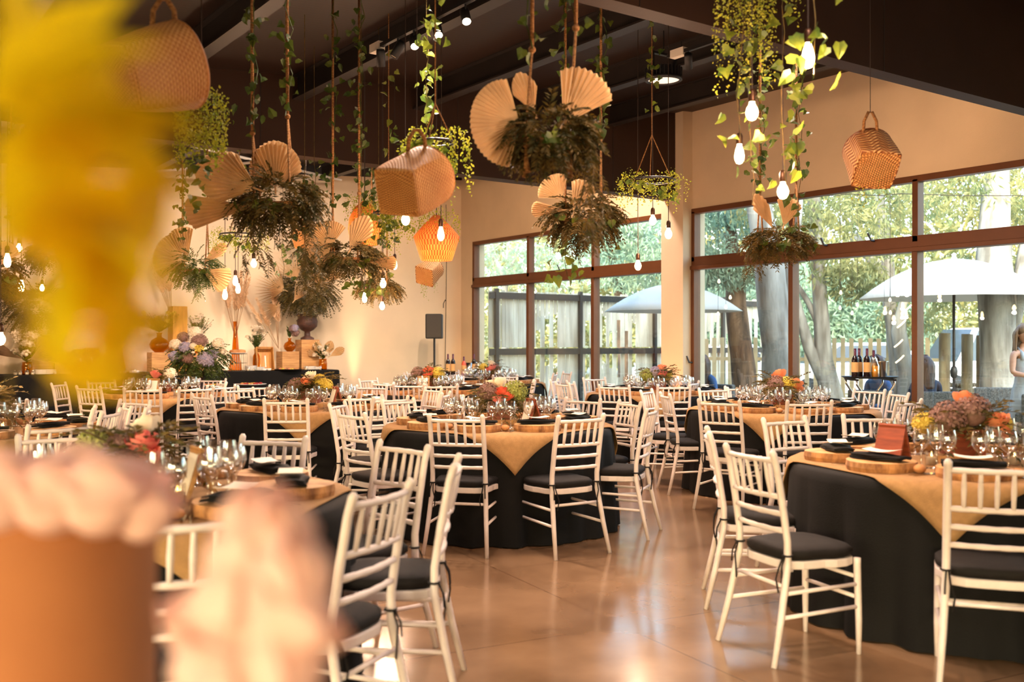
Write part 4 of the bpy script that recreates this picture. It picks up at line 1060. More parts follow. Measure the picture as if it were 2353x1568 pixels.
swing('rightmost swing planter hung against the right window', 1788, 562, 8.0, .34,
      [((-.07,.0,.12), 118, .26, D(spread=38, shape='spear')), ((.03,.03,.14), 74, .20, D(spread=60, shape='round', m_='palm'))],
      fern=120, size=(.30,.13), trail=[(-.2,-.02,-.2,16)], L=.17, yaw=.1, fern_m='fern2')
swing('pale swing planter with striped palm fan before the bright back wall', 448, 622, 10.6, .3,
      [((-.08,-.03,.10), 165, .28, D(spread=110, shape='round')), ((-.05,.0,.13), 110, .28, D(spread=60, shape='round')), ((.1,0,.0), -25, .26, D(spread=60, shape='round')), ((.12,0,.08), 40, .26, D(spread=40, shape='spear'))],
      fern=90, size=(.30,.22), trail=[(.0,-.05,-.25,12)], fern_m='ivy')
swing('small dark swing planter hanging low right of the palm urn', 872, 668, 11.6, .2,
      [((-.02,-.03,.08), 100, .22, D(spread=80, shape='round'))], fern=100, size=(.27,.12), fern_m='fern2')
swing('dark grassy swing planter at the left picture edge', -8, 640, 9.0, .3, [((.05,0,.1), 60, .2, D(spread=60))], fern=110, size=(.22,.26), fern_m='fern2', trail=[(.1,0,-.2,14)])
swing('swing planter behind the yellow leaves', 120, 590, 10.5, .3, [((.1,0,.1), 120, .25, D(spread=70))], fern=80, size=(.3,.2), fern_m='fern')
# woven baskets hanging tilted
def basket(lab, u, v, Z, L, rb, rt, ax, m_='basket', handle=(0,0,1), roll=0.0, sqb=1.0, trailing=False, hl=.10):
    "ax: axis from base to rim in camera directions (right, away, up)"
    p = P(u, v, Z); t = thing('woven_basket', lab, 'basket', p, CAMYAW)
    ax = Vector(ax).normalized(); q = ax.to_track_quat('Z', 'X').to_matrix().to_4x4() @ Matrix.Rotation(roll, 4, 'Z')
    pr = []
    for i in range(9):
        s = i/8; r = rb+(rt-rb)*sin(s*pi/2)**.9; pr.append((r, -L/2+L*s, sqb*(1-s)**1.2))
    MB().lathe(pr, 44, q).build('body', m_, t, True).modifiers.new('t', 'SOLIDIFY').thickness = -.008
    b = MB(); n = 44; vs = []
    for j in range(n):
        an = 2*pi*j/n+pi/4; g = 1/max(abs(cos(an)), abs(sin(an))); g = 1+(g*.92-1)*sqb; vs.append(q @ Vector((rb*g*cos(an), rb*g*sin(an), -L/2+.002)))
    b.add(vs, [tuple(range(n))[::-1]], [[(.5+.5*cos(2*pi*j/n+pi/4), .5+.5*sin(2*pi*j/n+pi/4)) for j in range(n)][::-1]]); b.build('base', 'basketbase', t)
    MB().tube([q @ Vector((rt*1.01*cos(a), rt*1.01*sin(a), L/2)) for a in [2*pi*i/32 for i in range(33)]], .009, 6).build('rim', m_, t, True)
    # rope handle at the rim point nearest the top, and the thin hanging line
    best = max([q @ Vector((rt*cos(a), rt*sin(a), L*.40)) for a in [2*pi*i/32 for i in range(32)]], key=lambda w_: w_.z)
    sd = Vector((handle[0], handle[1], 0)).normalized() if handle[0] or handle[1] else Vector((1,0,0))
    MB().tube([best-sd*.045-Vector((0,0,.02)), best-sd*.04+Vector((0,0,hl*.5)), best-sd*.012+Vector((0,0,hl*.95)), best+sd*.012+Vector((0,0,hl*.95)), best+sd*.04+Vector((0,0,hl*.5)), best+sd*.045-Vector((0,0,.02))], .010, 7).build('rope_handle', 'rope', t, True)
    MB().tube([best+Vector((0,0,hl*.93)), (best.x, best.y, ceil_z(p.x)-p.z)], .0022, 4).build('line', 'cord', t)
    if trailing:
        m = MB(); sprigs(m, Vector((0,.03,-L*.35)), .07, .30, 12, .016); m.build('sprig', 'lime', t)
    return t
basket('tilted woven basket nearest the camera at upper left', 346, 163, 3.75, .28, .118, .160, (.68,.66,.34), handle=(1,0,0), roll=.2, sqb=.9)
basket('tilted woven basket left of centre showing its square base', 948, 424, 5.0, .30, .115, .150, (.46,.78,.42), handle=(1,.0,0), roll=.15)
basket('zigzag patterned basket hung before the right wall', 2003, 368, 6.4, .26, .135, .150, (.05,.72,.62), 'chevron', handle=(1,0,0), roll=.1, sqb=.8, trailing=True, hl=.13)
basket('small zigzag basket under the rattan lamp near the loudspeaker', 986, 626, 12.5, .25, .125, .13, (.45,.75,.5), 'chevron', handle=(1,0,0), roll=.3, trailing=True)
basket('dim basket hanging behind the palm urn top', 700, 545, 12.5, .25, .10, .13, (.3,.7,.4), 'basket', handle=(1,0,0))
# rattan lamps
def rattan_lamp(lab, u, v, Z, s, prof):
    p = P(u, v, Z); t = thing('rattan_lamp', lab, 'pendant lamp', p, CAMYAW)
    MB().lathe([(r*s, z*s) for r, z in prof], 36).build('lamp_shade', 'rattanlamp', t, True)
    MB().tube([(0,0,prof[-1][1]*s),(0,0,ceil_z(p.x)-p.z)], .005, 5).build('cord', 'cord', t)
    MB().ball((0,0,-.02), .035, 12, 8).build('bulb', 'bulbglass', t, True); light('lamp_light', 'POINT', (0,0,-.09), 7, AMBER, t, shadow_soft_size=.04)
    m = MB(); sprigs(m, (0,0,prof[-2][1]*s+.05), .16, .30, 46, .018); m.build('sprig', 'lime', t); return t
rattan_lamp('glowing orange rattan lamp with angular shade, above the small zigzag basket', 1003, 555, 8.8, 1.0, [(.135,-.17),(.14,-.165),(.205,.04),(.12,.14),(.06,.20),(.03,.23)])
rattan_lamp('glowing rattan lamp with domed shade behind the round palm fan', 838, 515, 9.6, 1.0, [(.13,-.20),(.135,-.19),(.16,-.05),(.15,.05),(.10,.15),(.05,.20),(.02,.22)])
# edison bulbs on long cords
def bulb(lab, u, v, Z, e=9, r=.03, kind='globe'):
    p = P(u, v, Z); t = thing('pendant_bulb', lab, 'light bulb', p, 0, 'bare bulbs hanging on cords')
    pr = [(0,-.042),(.017,-.036),(.028,-.018),(.031,0),(.026,.02),(.015,.038),(.013,.055)] if kind == 'globe' else [(0,-.062),(.016,-.056),(.026,-.038),(.028,-.015),(.022,.018),(.014,.042),(.013,.055)]
    MB().lathe([(a*r/.03, z*r/.03) for a, z in pr], 16).build('bulb', 'bulbglass', t, True)
    MB().lathe([(.016,.05),(.019,.055),(.019,.095),(.012,.112),(.0,.114)], 12).build('socket', 'socket', t, True)
    h = ceil_z(p.x)-p.z
    MB().tube([(0,0,.11), (random.uniform(-.006,.006),0,h*.5), (0,0,h)], .0035, 5).build('cord', 'cord', t)
    light('bulb_light', 'POINT', (0,0,-.075), e*2.6, WARM, t, shadow_soft_size=.03); return t
for (u, v, Z, lab, k) in (
    (1857,125,4.4,'brightest bare bulb at upper right against the dark beam','long'), (1728,258,4.9,'bare bulb among the heart leaves left of the upper right bulb','globe'),
    (1699,352,5.6,'bare bulb hanging lower left of the leafy cords by the right wall','long'), (1799,440,5.3,'lowest bare bulb of the leafy cords, just above the right window','globe'),
    (1536,538,8.4,'bare bulb hanging in front of the pillar','globe'), (1500,507,8.8,'bare bulb under the green hanging hoop','globe'), (1466,611,9.0,'bare bulb hanging before the far window','globe'),
    (932,505,7.2,'bare bulb just below the square based basket','globe'), (1013,536,7.9,'bare bulb overlapping the angular rattan lamp','long'), (907,607,11,'bare bulb right of the domed rattan lamp','long'),
    (880,652,9.4,'bare bulb above the small dark swing planter','globe'), (838,683,11,'bare bulb left of the small dark swing planter','long'), (878,704,11.2,'lowest bare bulb under the small dark swing planter','globe'),
    (583,606,10.4,'bare bulb under the lime hoop near the back wall','globe'), (541,644,11,'upper bulb of the tight trio left of the palm urn','long'), (547,662,11.3,'middle bulb of the tight trio left of the palm urn','long'), (517,676,11,'lowest bulb of the tight trio left of the palm urn','long'),
    (17,597,8.0,'bare bulb at the left picture edge above the grass','long'), (44,570,11,'small bare bulb beside the left edge bulb','globe'), (49,656,9.5,'bare bulb right of the left edge grass','long'), (97,663,13,'tiny bare bulb seen through the yellow leaves','globe'), (2,780,7.0,'bulb half cut by the left picture edge','globe')):
    bulb(lab, u, v, Z, 7 if Z > 6 else 9, .03, k)
# leafy vines around the cords
def vine(lab, u0, v0, v1, Z, n, sz, m_='ivy', spread=.05, u1=None, sp=None):
    a, b = P(u0, v0, Z), P(u1 or u0, v1, Z); t = thing('leafy_vine', lab, 'vine', b)
    a.z = min(a.z, ceil_z(a.x)-.14); m = MB(); ivy_on(m, a-b, (0,0,0), n, sz, spread); m.build('leaves', m_, t)
    s = MB(); vine_stem(s, a-b, (0,0,0), .02)
    s.tube([a-b, Vector((a.x-b.x, a.y-b.y, ceil_z(a.x)-b.z))], .003, 4); s.build('stem', 'fern2', t)
    if sp:
        q = MB(); sprigs(q, Vector((0,0,P(0,sp[0],Z).z-b.z)), sp[1], sp[2], sp[3], .016); q.build('sprig', 'lime', t)
vine('heart leaved vine around the cord of the upper right bulb', 1868, -150, 175, 4.4, 24, .075, 'pothos', .05)
vine('heart leaved vine left of the leafy cords with tiny yellow sprigs', 1700, -180, 330, 4.9, 30, .075, 'pothos', .07, sp=(-120,.09,.75,40))
vine('heart leaved vine with bright leaves around the lowest right bulb', 1800, -100, 420, 5.2, 32, .08, 'pothos', .07, sp=(-200,.06,.68,26))
vine('dense yellow sprigged vine behind the leafy cords', 1728, -200, 470, 5.3, 34, .055, 'ivy', .05, sp=(-150,.08,.9,46))
vine('dark small leaved ivy on the right rope', 1838, 150, 560, 7.4, 40, .06, 'ivy', .05)
vine('ivy strand left of the domed rattan lamp', 722, 370, 560, 9.5, 40, .06, 'ivy', .05)
vine('ivy strand falling over the domed rattan lamp', 870, 395, 560, 9.0, 60, .06, 'ivy', .12, sp=(470,.15,.5,50))
vine('thin ivy strand against the white wall left of the first swing', 420, 340, 560, 10.5, 40, .055, 'ivy', .05)
vine('lit ivy strand beside the glowing track lights', 980, 40, 300, 6.6, 34, .06, 'pothos', .03)
vine('ivy trail under the lower centre swing before the far window', 1300, 520, 640, 7.0, 14, .075, 'pothos', .08)
vine('ivy strand dangling from the first swing planter', 700, 470, 640, 8.5, 30, .06, 'ivy', .08)
vine('ivy strand at the far left edge', 95, 480, 570, 10, 24, .07, 'ivy', .06)
vine('thin ivy strand hanging by the palm urn', 650, 560, 640, 11, 20, .06, 'ivy', .08)
vine('ivy strand under the round palm fan swing', 830, 600, 680, 8.2, 26, .06, 'pothos', .10)
# green hoops
def hoop(lab, u, v, Z, r, h, n, extra=0):
    p = P(u, v, Z); t = thing('hanging_hoop', lab, 'hanging planter', p, CAMYAW)
    MB().tube([(r*cos(a), r*sin(a), 0) for a in [2*pi*i/32 for i in range(33)]], .008, 6).build('ring', 'steel', t, True)
    s = MB(); k = (0,0,r*2.0)
    for i in range(3): a = 2*pi*i/3+.3; s.tube([(r*cos(a), r*sin(a), 0), k], .004, 5)
    s.tube([k, (0,0,ceil_z(p.x)-p.z)], .004, 5); s.build('hanger', 'rope', t)
    m = MB()
    for q in (-1, 1): sprigs(m, (q*r*.8, 0, .05), r*.55, h, n, .018)
    m.build('sprig', 'lime', t); v_ = MB(); ivy_on(v_, (-r,0,.0), (r,0,-.15), 30, .06, .06); ivy_on(v_, (0,0,r*2), (0,0,r*2+1.2), 22, .06, .04); v_.build('ivy', 'pothos', t)
hoop('green hoop hung before the pillar with lime sprigs at both sides', 1498, 415, 8.3, .19, .34, 34)
hoop('lime hoop hung before the bright back wall', 550, 540, 10.4, .2, .30, 30)
hoop('ring of hanging greenery behind the square based basket', 1000, 328, 5.6, .11, .42, 34)
hoop('ring of greenery left of the angular rattan lamp', 893, 490, 8.6, .13, .36, 34)
def sprig_bunch(lab, u, v, Z, r, h, n):
    p = P(u, v, Z); t = thing('hanging_plant', lab, 'hanging plant', p)
    m = MB(); sprigs(m, (0,0,0), r, h, n, .018); sprigs(m, (0,0,-h*.5), r*.8, h*.5, n//2, .018); m.build('sprig', 'lime', t)
    MB().tube([(0,0,-.05),(0,0,ceil_z(p.x)-p.z)], .004, 5).build('hanger', 'cord', t)
    l = MB(); ivy_on(l, (0,0,-h*.7), (0,0,-h*1.5), 14, .05, .03); l.build('ivy', 'ivy', t)
sprig_bunch('bushy sprig plant hanging right of the nearest basket', 463, 215, 5.2, .085, .42, 90)
# ------------------------------------------------------------------ speaker, wall cord
p = G(998, 17.3); t = thing('loudspeaker', 'black loudspeaker on a tripod stand against the back wall', 'loudspeaker', Vector((p.x,p.y,CH-(778-HV)/F*17.3)), CAMYAW)
m = MB().box((0,0,.21), (.29,.27,.43)); m.build('cabinet', 'plastic', t, bevel=.02)
MB().box((0,-.138,.22), (.25,.006,.38)).build('grille', 'steel', t)
s = thing('speaker_stand', 'black tripod stand carrying the loudspeaker', 'stand', p, CAMYAW)
MB().tube([(0,0,.12),(0,0,CH-(778-HV)/F*17.3)], .018, 8).build('pole', 'plastic', s)
for i in range(3): a = 2*pi*i/3+.4; MB().tube([(0,0,.62),(.42*cos(a),.42*sin(a),.015)], .012, 6).build('leg', 'plastic', s)
q = G(1055, 18.2); q = Vector((q.x, 15.85, 0)); tag(MB().tube([(q.x,q.y,3.95),(q.x+.01,q.y,3.0),(q.x,q.y,2.1),(q.x-.02,q.y,1.0),(q.x,q.y,.3)], .006, 5).tube([(q.x,q.y,2.15),(q.x-.03,q.y-.02,2.17),(q.x-.07,q.y-.02,2.1),(q.x-.07,q.y-.02,2.02)], .008, 5).build('wall_cable', 'cord'), 'thin brown cable running down the back wall corner with a dangling plug', 'cable')
# ------------------------------------------------------------------ buffet along the back wall
BZ = .93
def BP(u, y=15.2, z=BZ):
    k = (u-CU)/F; Z = y/(C_-k*S_); p = G(u, Z, z); return p
bt = thing('buffet_table', 'long buffet table under a black cloth along the back wall', 'table', (4.65, 15.22, 0))
MB().box((0,0,BZ-.02), (4.85,.72,.03)).build('tabletop', 'wood', bt)
m = MB(); n = 160; per = []
hx, hy = 2.45, .37
for i in range(n):
    s = i/n*2*(2*hx+2*hy)
    if s < 2*hx: x, y = -hx+s, -hy
    elif s < 2*hx+2*hy: x, y = hx, -hy+(s-2*hx)
    elif s < 4*hx+2*hy: x, y = hx-(s-2*hx-2*hy), hy
    else: x, y = -hx, hy-(s-4*hx-2*hy)
    per.append((x, y))
for (z, e) in ((BZ,0), (BZ-.015,.012), (.6,.02), (.3,.035), (.01,.05)):
    for i, (x, y) in enumerate(per):
        f = 1+(e/2.4)*(1+.5*sin(i*.9)) ; g = 1+(e/.37)*(1+.4*sin(i*.9+1)); m.v.append((x*f, y*g if y < 0 else min(y*g, .5), z))
for j in range(4):
    for i in range(n): m.f.append((j*n+i, (j+1)*n+i, (j+1)*n+(i+1) % n, j*n+(i+1) % n)); m.uv.append(None)
m.f.append(tuple(range(n))); m.uv.append(None)
tag(m.build('buffet_cloth', 'black', None, False, loc=(4.65, 15.22, .003)), 'black cloth covering the long buffet along the back wall', 'tablecloth')
def riser(lab, u0, u1, vt, y=15.25, m_='wood', z0=BZ+.006):
    a, b = BP(u0, y), BP(u1, y); w_ = (b-a).x*1.0; Z = y/(C_-((u0+u1)/2-CU)/F*S_); h = CH-(vt-HV)/F*Z-z0
    c = (a+b)/2; c.z = z0; tag(MB().box((0,0,h/2), (abs(w_)*.93, .26, h)).build('wooden_riser', m_, None, bevel=.004, loc=c), lab, 'wooden box', 'plain boxes lifting things on the buffet'); return c, h
def vase(name, lab, p, prof, m_='amber', filler=None, cat='vase'):
    t = thing(name, lab, cat, p, CAMYAW); MB().lathe(prof, 22).disc(prof[0][0], prof[0][1]+.001, 22, flip=True).build('glass_body' if m_ in ('amber','glass') else 'body', m_, t, True)
    if filler: filler(t)
    return t
def bouquet(h0, r, n, fl, m_='ivy', L=.16, up=.5, droop=.2):
    def f(t):
        m = MB()
        for i in range(n):
            a = random.uniform(0, 2*pi); d = Vector((cos(a)*r, sin(a)*r, up*random.uniform(.3,1.2))); frond(m, (0,0,h0), d, L*random.uniform(.8,1.5), 9, .016, .045, droop)
        m.build('greenery', m_, t)
        for (k, c, q, s) in fl:
            for i in range(q):
                a = random.uniform(0, 2*pi); rr = r*random.uniform(.25,.95); blossom(t, k, c, (cos(a)*rr*1.0, sin(a)*rr*.7, h0+L*up*random.uniform(.5,2.0)), s)
    return f
BOT = [(.045,0),(.055,.02),(.06,.12),(.055,.22),(.02,.28),(.018,.32),(.026,.35)]
RND = [(.05,0),(.10,.05),(.115,.11),(.09,.17),(.03,.21),(.028,.25),(.04,.27)]
CONE = [(.10,0),(.105,.02),(.055,.30),(.035,.55),(.03,.72),(.036,.78)]
URN = [(.11,0),(.11,.03),(.05,.06),(.045,.13),(.10,.16),(.16,.22),(.17,.30),(.15,.36),(.17,.40),(.19,.42)]
CYL = [(.055,0),(.065,.01),(.07,.12),(.06,.16),(.065,.18)]
c, h = riser('tall pale box carrying the palm urn', 684, 728, 781, 15.3)
def bigpalm(t):
    fernball(t, (0,0,.85), .55, .4, .5, 150, .30, 'fern', 'asparagus_fern', .5, .1, .014, .07)
    fernball(t, (.1,0,1.55), .34, .3, .4, 70, .26, 'fern', 'upper_fern', .3, .0, .014, .07)
    for f in (((-.30,-.35,.80), 158, .52, D(spread=120, shape='x', gap=1, pleats=16)), ((-.1,-.40,.95), 112, .50, D(spread=90, shape='x', gap=1, pleats=12)), ((.12,-.42,.95), 22, .42, D(spread=80, shape='x', gap=1, pleats=11)),
              ((-.12,-.45,.62), 55, .34, D(spread=60, shape='x', pleats=10, gap=1)), ((.36,-.3,.95), 52, .46, D(spread=90, shape='x', gap=1, pleats=12)), ((-.42,-.25,.55), 205, .38, D(spread=80, shape='x', gap=1, pleats=12))):
        fan(t, *f[:3], **f[3])
vase('flower_urn', 'dark iron urn overflowing with fern and spiky dried palms', Vector((c.x, 15.3, c.z+h)), URN, 'urn', bigpalm, 'urn')
c, h = riser('low pale box carrying the round vase of hydrangeas', 640, 682, 808, 15.25)
vase('flower_vase', 'round amber vase with blue and mauve hydrangeas left of the palm urn', Vector((c.x+.02, 15.22, c.z+h)), [(a*.85, z*.8) for a, z in RND], 'amber', bouquet(.22, .12, 8, [('hyd','hblue',2,.9),('hyd','hmauve',2,.9)], L=.13, up=.8))
vase('flower_vase', 'slim amber bottle vase with white flowers beside the leaning crate', BP(589, 15.2), [(a, z*1.05) for a, z in BOT], 'amber', bouquet(.34, .2, 34, [('lil','white',9,.9)], L=.22, up=.9))
vase('flower_vase', 'tall conical amber vase holding pampas plumes behind the wire cage', BP(541, 15.32), CONE, 'amber', None)
vase('flower_vase', 'second tall conical amber vase behind the yellow leaves', BP(272, 15.3), CONE, 'amber', None)
vase('flower_vase', 'short glass vase with palm fans and white blooms at the buffet right end', BP(742, 15.05), CYL, 'amber', lambda t: (bouquet(.17, .22, 30, [('lil','white',8,1.0)], L=.2, up=.6)(t), [fan(t, (x,-.03,.22), a, .27, spread=s, shape='spear') for x, a, s in ((-.05,160,40),(.05,70,60),(.12,30,50),(-.02,110,50))]))
c, h = riser('tall golden box left of the hydrangea spray', 390, 426, 705, 15.35, 'wood2')
c, h = riser('low pale box under the round amber vase', 341, 392, 810, 15.25)
vase('flower_vase', 'round amber vase with dark foliage left of the golden box', Vector((c.x-.02, 15.2, c.z+h)), [(a*1.25, z*1.1) for a, z in RND], 'amber', bouquet(.3, .3, 60, [('lil','hyel',8,.9)], 'fern', L=.26, up=.6))
c, h = riser('pale box carrying a slim vase behind the hydrangea spray', 430, 472, 812, 15.35)
vase('flower_vase', 'slim amber bottle vase with upright greenery behind the hydrangea spray', Vector((c.x, 15.3, c.z+h)), [(a*.7, z*.6) for a, z in BOT], 'amber', bouquet(.2, .22, 50, [('lil','white',10,.9)], 'ivy', L=.26, up=.9))
riser('pale box at the left part of the buffet', 120, 176, 808, 15.3); riser('taller pale box behind the leaning crates', 60, 128, 780, 15.38)
vase('flower_vase', 'glass vase with white blooms and grey palm fans at the buffet left end', BP(62, 15.0), CYL, 'amber', lambda t: (bouquet(.17, .22, 36, [('lil','white',16,1.3)], L=.24, up=.8)(t), [fan(t, (x,y,.22), a, L, spread=s, shape='round', m_='palm2') for x, y, a, s, L in ((-.05,0,158,26,.40),(.03,.05,95,60,.36),(.10,.0,35,90,.34),(.08,-.08,20,60,.26))]))
vase('flower_urn', 'second dark iron urn behind the yellow leaves', BP(88, 15.35), [(a*1.0, z*1.3) for a, z in URN], 'urn', lambda t: (fernball(t, (0,0,1.0), .5, .35, .45, 120, .28, 'fern', 'asparagus_fern', .5, .1, .014, .07), fan(t, (.1,-.1,1.0), 60, .4, spread=90, shape='x', gap=1)), 'urn')
# pampas bunches
def pampas(lab, p, n, L, lean, spread=.5, z=0.0):
    t = thing('pampas_bunch', lab, 'pampas grass', p, CAMYAW); s = MB(); m = MB()
    for i in range(n):
        a = lean+random.uniform(-spread, spread); d = Vector((sin(a), random.uniform(-.12,.12), cos(a))).normalized(); l = L*random.uniform(.75,1.1); e = d*l
        s.tube([(0,0,0), e*.6, e], .004, 4)
        for k in range(330):
            q = random.random(); c = e*(.5+.5*q); m.leaf(c, (d+rv(.7)), (.085*(1-.5*q)), .013, fold=.1)
    s.build('stems', 'palm2', t); m.build('plumes', 'pampas', t); return t
p_ = BP(541, 15.32); p_.z += .5; pampas('pampas plumes standing in the tall conical vase', p_, 11, 1.15, .1, .35)
p_ = BP(395, 15.36); p_.z += .82; pampas('pampas plumes rising above the golden box', p_, 9, .95, -.1, .3)
p_ = BP(640, 15.4); p_.z += .35; pampas('pampas plumes leaning left of the palm urn', p_, 9, 1.0, -.35, .35)
# leaning crates
def crate(lab, p, w_, h, d, tilt, rz):
    t = thing('wooden_crate', lab, 'crate', p, rz, rot=(tilt, 0, rz)); k = .012
    m = MB(); m.box((0, d, h/2), (w_, k, h)); m.box((-w_/2, d/2, h/2), (k, d, h)); m.box((w_/2, d/2, h/2), (k, d, h)); m.box((0, d/2, k/2), (w_, d, k))
    m.box((0, d/2-.0, h-.015), (w_, .02, .03)); m.box((0, .0+.01, h-k/2), (w_, .02, k)); m.box((0, d-.01, h-k/2), (w_, .03, k)); m.build('boards', 'wood2', t, bevel=.002)
    for s in (-.25, .12): MB().box((s*w_, d-.012, h*.45), (.022, .006, h*.5)).build('handle_slot', 'paper', t)
    return t
crate('golden wooden crate leaning on its side beside the amber bottle vase', BP(612, 15.02, BZ+.012), .26, .38, .15, R(-14), CAMYAW+.5)
crate('first leaning crate at the left of the buffet', BP(196, 15.02, BZ+.012), .2, .36, .12, R(-18), CAMYAW+.9); crate('second leaning crate at the left of the buffet', BP(222, 15.08, BZ+.012), .2, .38, .12, R(-18), CAMYAW+.9)
# wire cage with cake
p_ = BP(546, 15.0); t = thing('wire_cage', 'white wire cage stand holding a cake plate', 'stand', p_, CAMYAW); m = MB()
for i in range(9):
    for (x, y) in ((-.12+.03*i, -.1), (-.12+.03*i, .1)): m.tube([(x,y,0),(x,y,.27)], .0022, 4)
for z in (.003, .13, .27): m.tube([(-.12,-.1,z),(.12,-.1,z),(.12,.1,z),(-.12,.1,z),(-.12,-.1,z)], .003, 4)
m.build('wires', 'metal', t)
tag(MB().lathe([(.0,0),(.10,0),(.155,.012),(.155,.016),(.10,.006),(0,.006)], 28, ).build('plate', 'china', None, True, loc=p_+Vector((0,0,.274))), 'white plate on top of the wire cage', 'plate')
tag(MB().lathe([(.11,0),(.125,.01),(.12,.045),(.07,.055),(.03,.04),(.0,.04)], 24).build('ring_cake', 'bread', None, True, loc=p_+Vector((0,0,.283))), 'ring cake on the plate above the wire cage', 'cake')
PL = MB(); PL.lathe([(.0,0),(.06,0),(.10,.012),(.10,.015),(.06,.004),(0,.004)], 24)
plm = PL.build('plate', 'china', None, True); pme = plm.data; bpy.data.objects.remove(plm)
def plates(u, y, n, where):
    for i in range(n):
        o = bpy.data.objects.new('plate', pme); COL.objects.link(o); o.location = BP(u, y, BZ+.006+i*.011); tag(o, 'white plate, %s from the bottom of the stack %s' % (['first','second','third','fourth','fifth','sixth','seventh','eighth'][i], where), 'plate', 'white plates stacked '+where)
plates(576, 14.98, 7, 'beside the wire cage'); plates(594, 14.98, 5, 'in front of the leaning crate'); plates(712, 14.96, 5, 'before the urn box'); plates(724, 14.97, 4, 'near the right vase')
plates(95, 14.98, 6, 'before the left boxes'); plates(112, 14.98, 6, 'left of the leaning crates'); plates(250, 15.0, 8, 'right of the leaning crates')
JM = MB().lathe([(.024,0),(.027,.005),(.027,.05),(.022,.055),(.022,.062)], 12).disc(.027,.001,12,flip=True).build('jar', 'glass', None, True); jme = JM.data; bpy.data.objects.remove(JM)
JF = MB().lathe([(.022,.004),(.022,.03),(.0,.032)], 10).build('filling', 'candle', None, True); jfm = JF.data; bpy.data.objects.remove(JF)
k = 0
for u in (35, 46, 62, 75, 126, 206, 243, 276, 286, 482, 490, 498, 570, 583, 703, 735, 300, 310, 420):
    k += 1; t = thing('glass_jar', 'small filled glass jar on the buffet front edge, number %d from the left' % k, 'jar', BP(u, 14.9, BZ+.006), 0, 'small jars on the buffet'); 
    for nm, me in (('glass', jme), ('filling', jfm)): o = bpy.data.objects.new(nm, me); COL.objects.link(o); o.parent = t
js = sorted([o for o in COL.objects if o.name.startswith('glass_jar')], key=lambda o: o.location.x)
wn = ['leftmost','2nd','3rd','4th','5th','6th','7th','8th','9th','10th','11th','12th','13th','14th','15th','16th','17th','18th','rightmost']
for o, w_ in zip(js, wn): o['label'] = w_+' small filled glass jar from the left along the buffet front'
bme = None
for i, u in enumerate((218, 231, 305, 315, 608, 618)):
    o = MB().lathe([(.02,0),(.03,.005),(.04,.035),(.037,.035),(.0,.03)], 14).build('small_bowl', 'china', None, True, loc=BP(u, 14.92, BZ+.006)); tag(o, 'small white bowl on the buffet, %s from the left' % ['leftmost','second','third','fourth','fifth','sixth'][i], 'bowl', 'small white bowls on the buffet')
def platter(lab, p, items, w_=.22):
    t = tag(MB().lathe([(0,0),(w_*.8,0),(w_,.015),(w_,.02),(w_*.8,.006),(0,.006)], 26).build('platter', 'steel' if items[0] == 'meat' else 'china', None, True, loc=p), lab, 'platter')
    for i in range(16):
        a = random.uniform(0, 6.28); r = w_*.7*math.sqrt(random.random()); q = p+Vector((r*cos(a), r*sin(a), .012))
        k = items[i % len(items)]; o = MB().ball((0,0,.012), (.035,.022,.014), 8, 5).build('canape', k, None, True, loc=q); o.rotation_euler = (random.uniform(-.3,.3), 0, a)
        tag(o, 'bite sized %s piece on the %s' % ({'meat':'cured meat','bread':'bread','jam':'red','hyel':'cheese'}[k], lab.split(' of ')[0]), 'canape', 'food pieces on the '+lab.split(' of ')[0])
platter('dark platter of cold cuts before the hydrangea box', BP(662, 14.93, BZ+.006), ['meat','meat','hyel','bread'])
# low food table in front of the buffet
p_ = G(540, 14.6); q = thing('food_table', 'low serving table with black cloth in front of the buffet', 'table', p_)
MB().box((0,0,.72), (1.15,.5,.03)).build('tabletop', 'wood', q); cl = MB(); cl.box((0,0,.375), (1.2,.55,.73)); tag(cl.build('food_table_cloth', 'black', None, False, .02, loc=p_), 'black cloth of the low serving table before the buffet', 'tablecloth')
platter('white platter of bread and ham on the serving table left', p_+Vector((-.35,-.05,.748)), ['bread','meat','hyel'], .2); platter('round platter of toasts on the serving table right', p_+Vector((.22,-.02,.748)), ['bread','jam','hyel'], .24)
# hydrangea spray in a dark vase
def spray(t):
    fernball(t, (0,0,.50), .42, .3, .32, 90, .22, 'ivy', 'greenery', .5, .1, .014, .07)
    for (k, c, x, y, z, s) in (('hyd','hblue',.14,-.2,.44,1.5), ('hyd','hblue',.22,-.12,.5,1.1), ('hyd','hmauve',.05,-.15,.68,1.4), ('hyd','hblue',-.12,-.2,.6,1.1), ('hyd','white',-.02,-.1,.8,1.2), ('hyd','white',-.28,-.1,.64,1.1), ('hyd','white',.28,-.1,.66,1.0), ('hyd','hblue',-.28,-.15,.48,1.1), ('hyd','hmauve',-.08,-.24,.46,1.0), ('lil','hyel',.08,-.27,.58,1.4), ('lil','white',.34,-.1,.55,1.2), ('hyd','white',.0,-.24,.62,.7), ('hyd','hmauve',-.2,-.05,.74,1.0)):
        blossom(t, k, c, (x, y, z), s)
vase('flower_vase', 'large spray of blue, mauve and white hydrangeas in a dark vase on a pedestal', G(458, 13.3, .70), [(.07,0),(.075,.02),(.05,.08),(.06,.2),(.085,.27),(.09,.29)], 'urn', spray)
tag(MB().lathe([(.18,0),(.18,.02),(.05,.05),(.05,.66),(.16,.69),(.16,.70),(0,.70)], 24).build('plinth', 'urn', None, True, loc=G(458, 13.3)), 'dark slender plinth carrying the hydrangea spray', 'plinth')
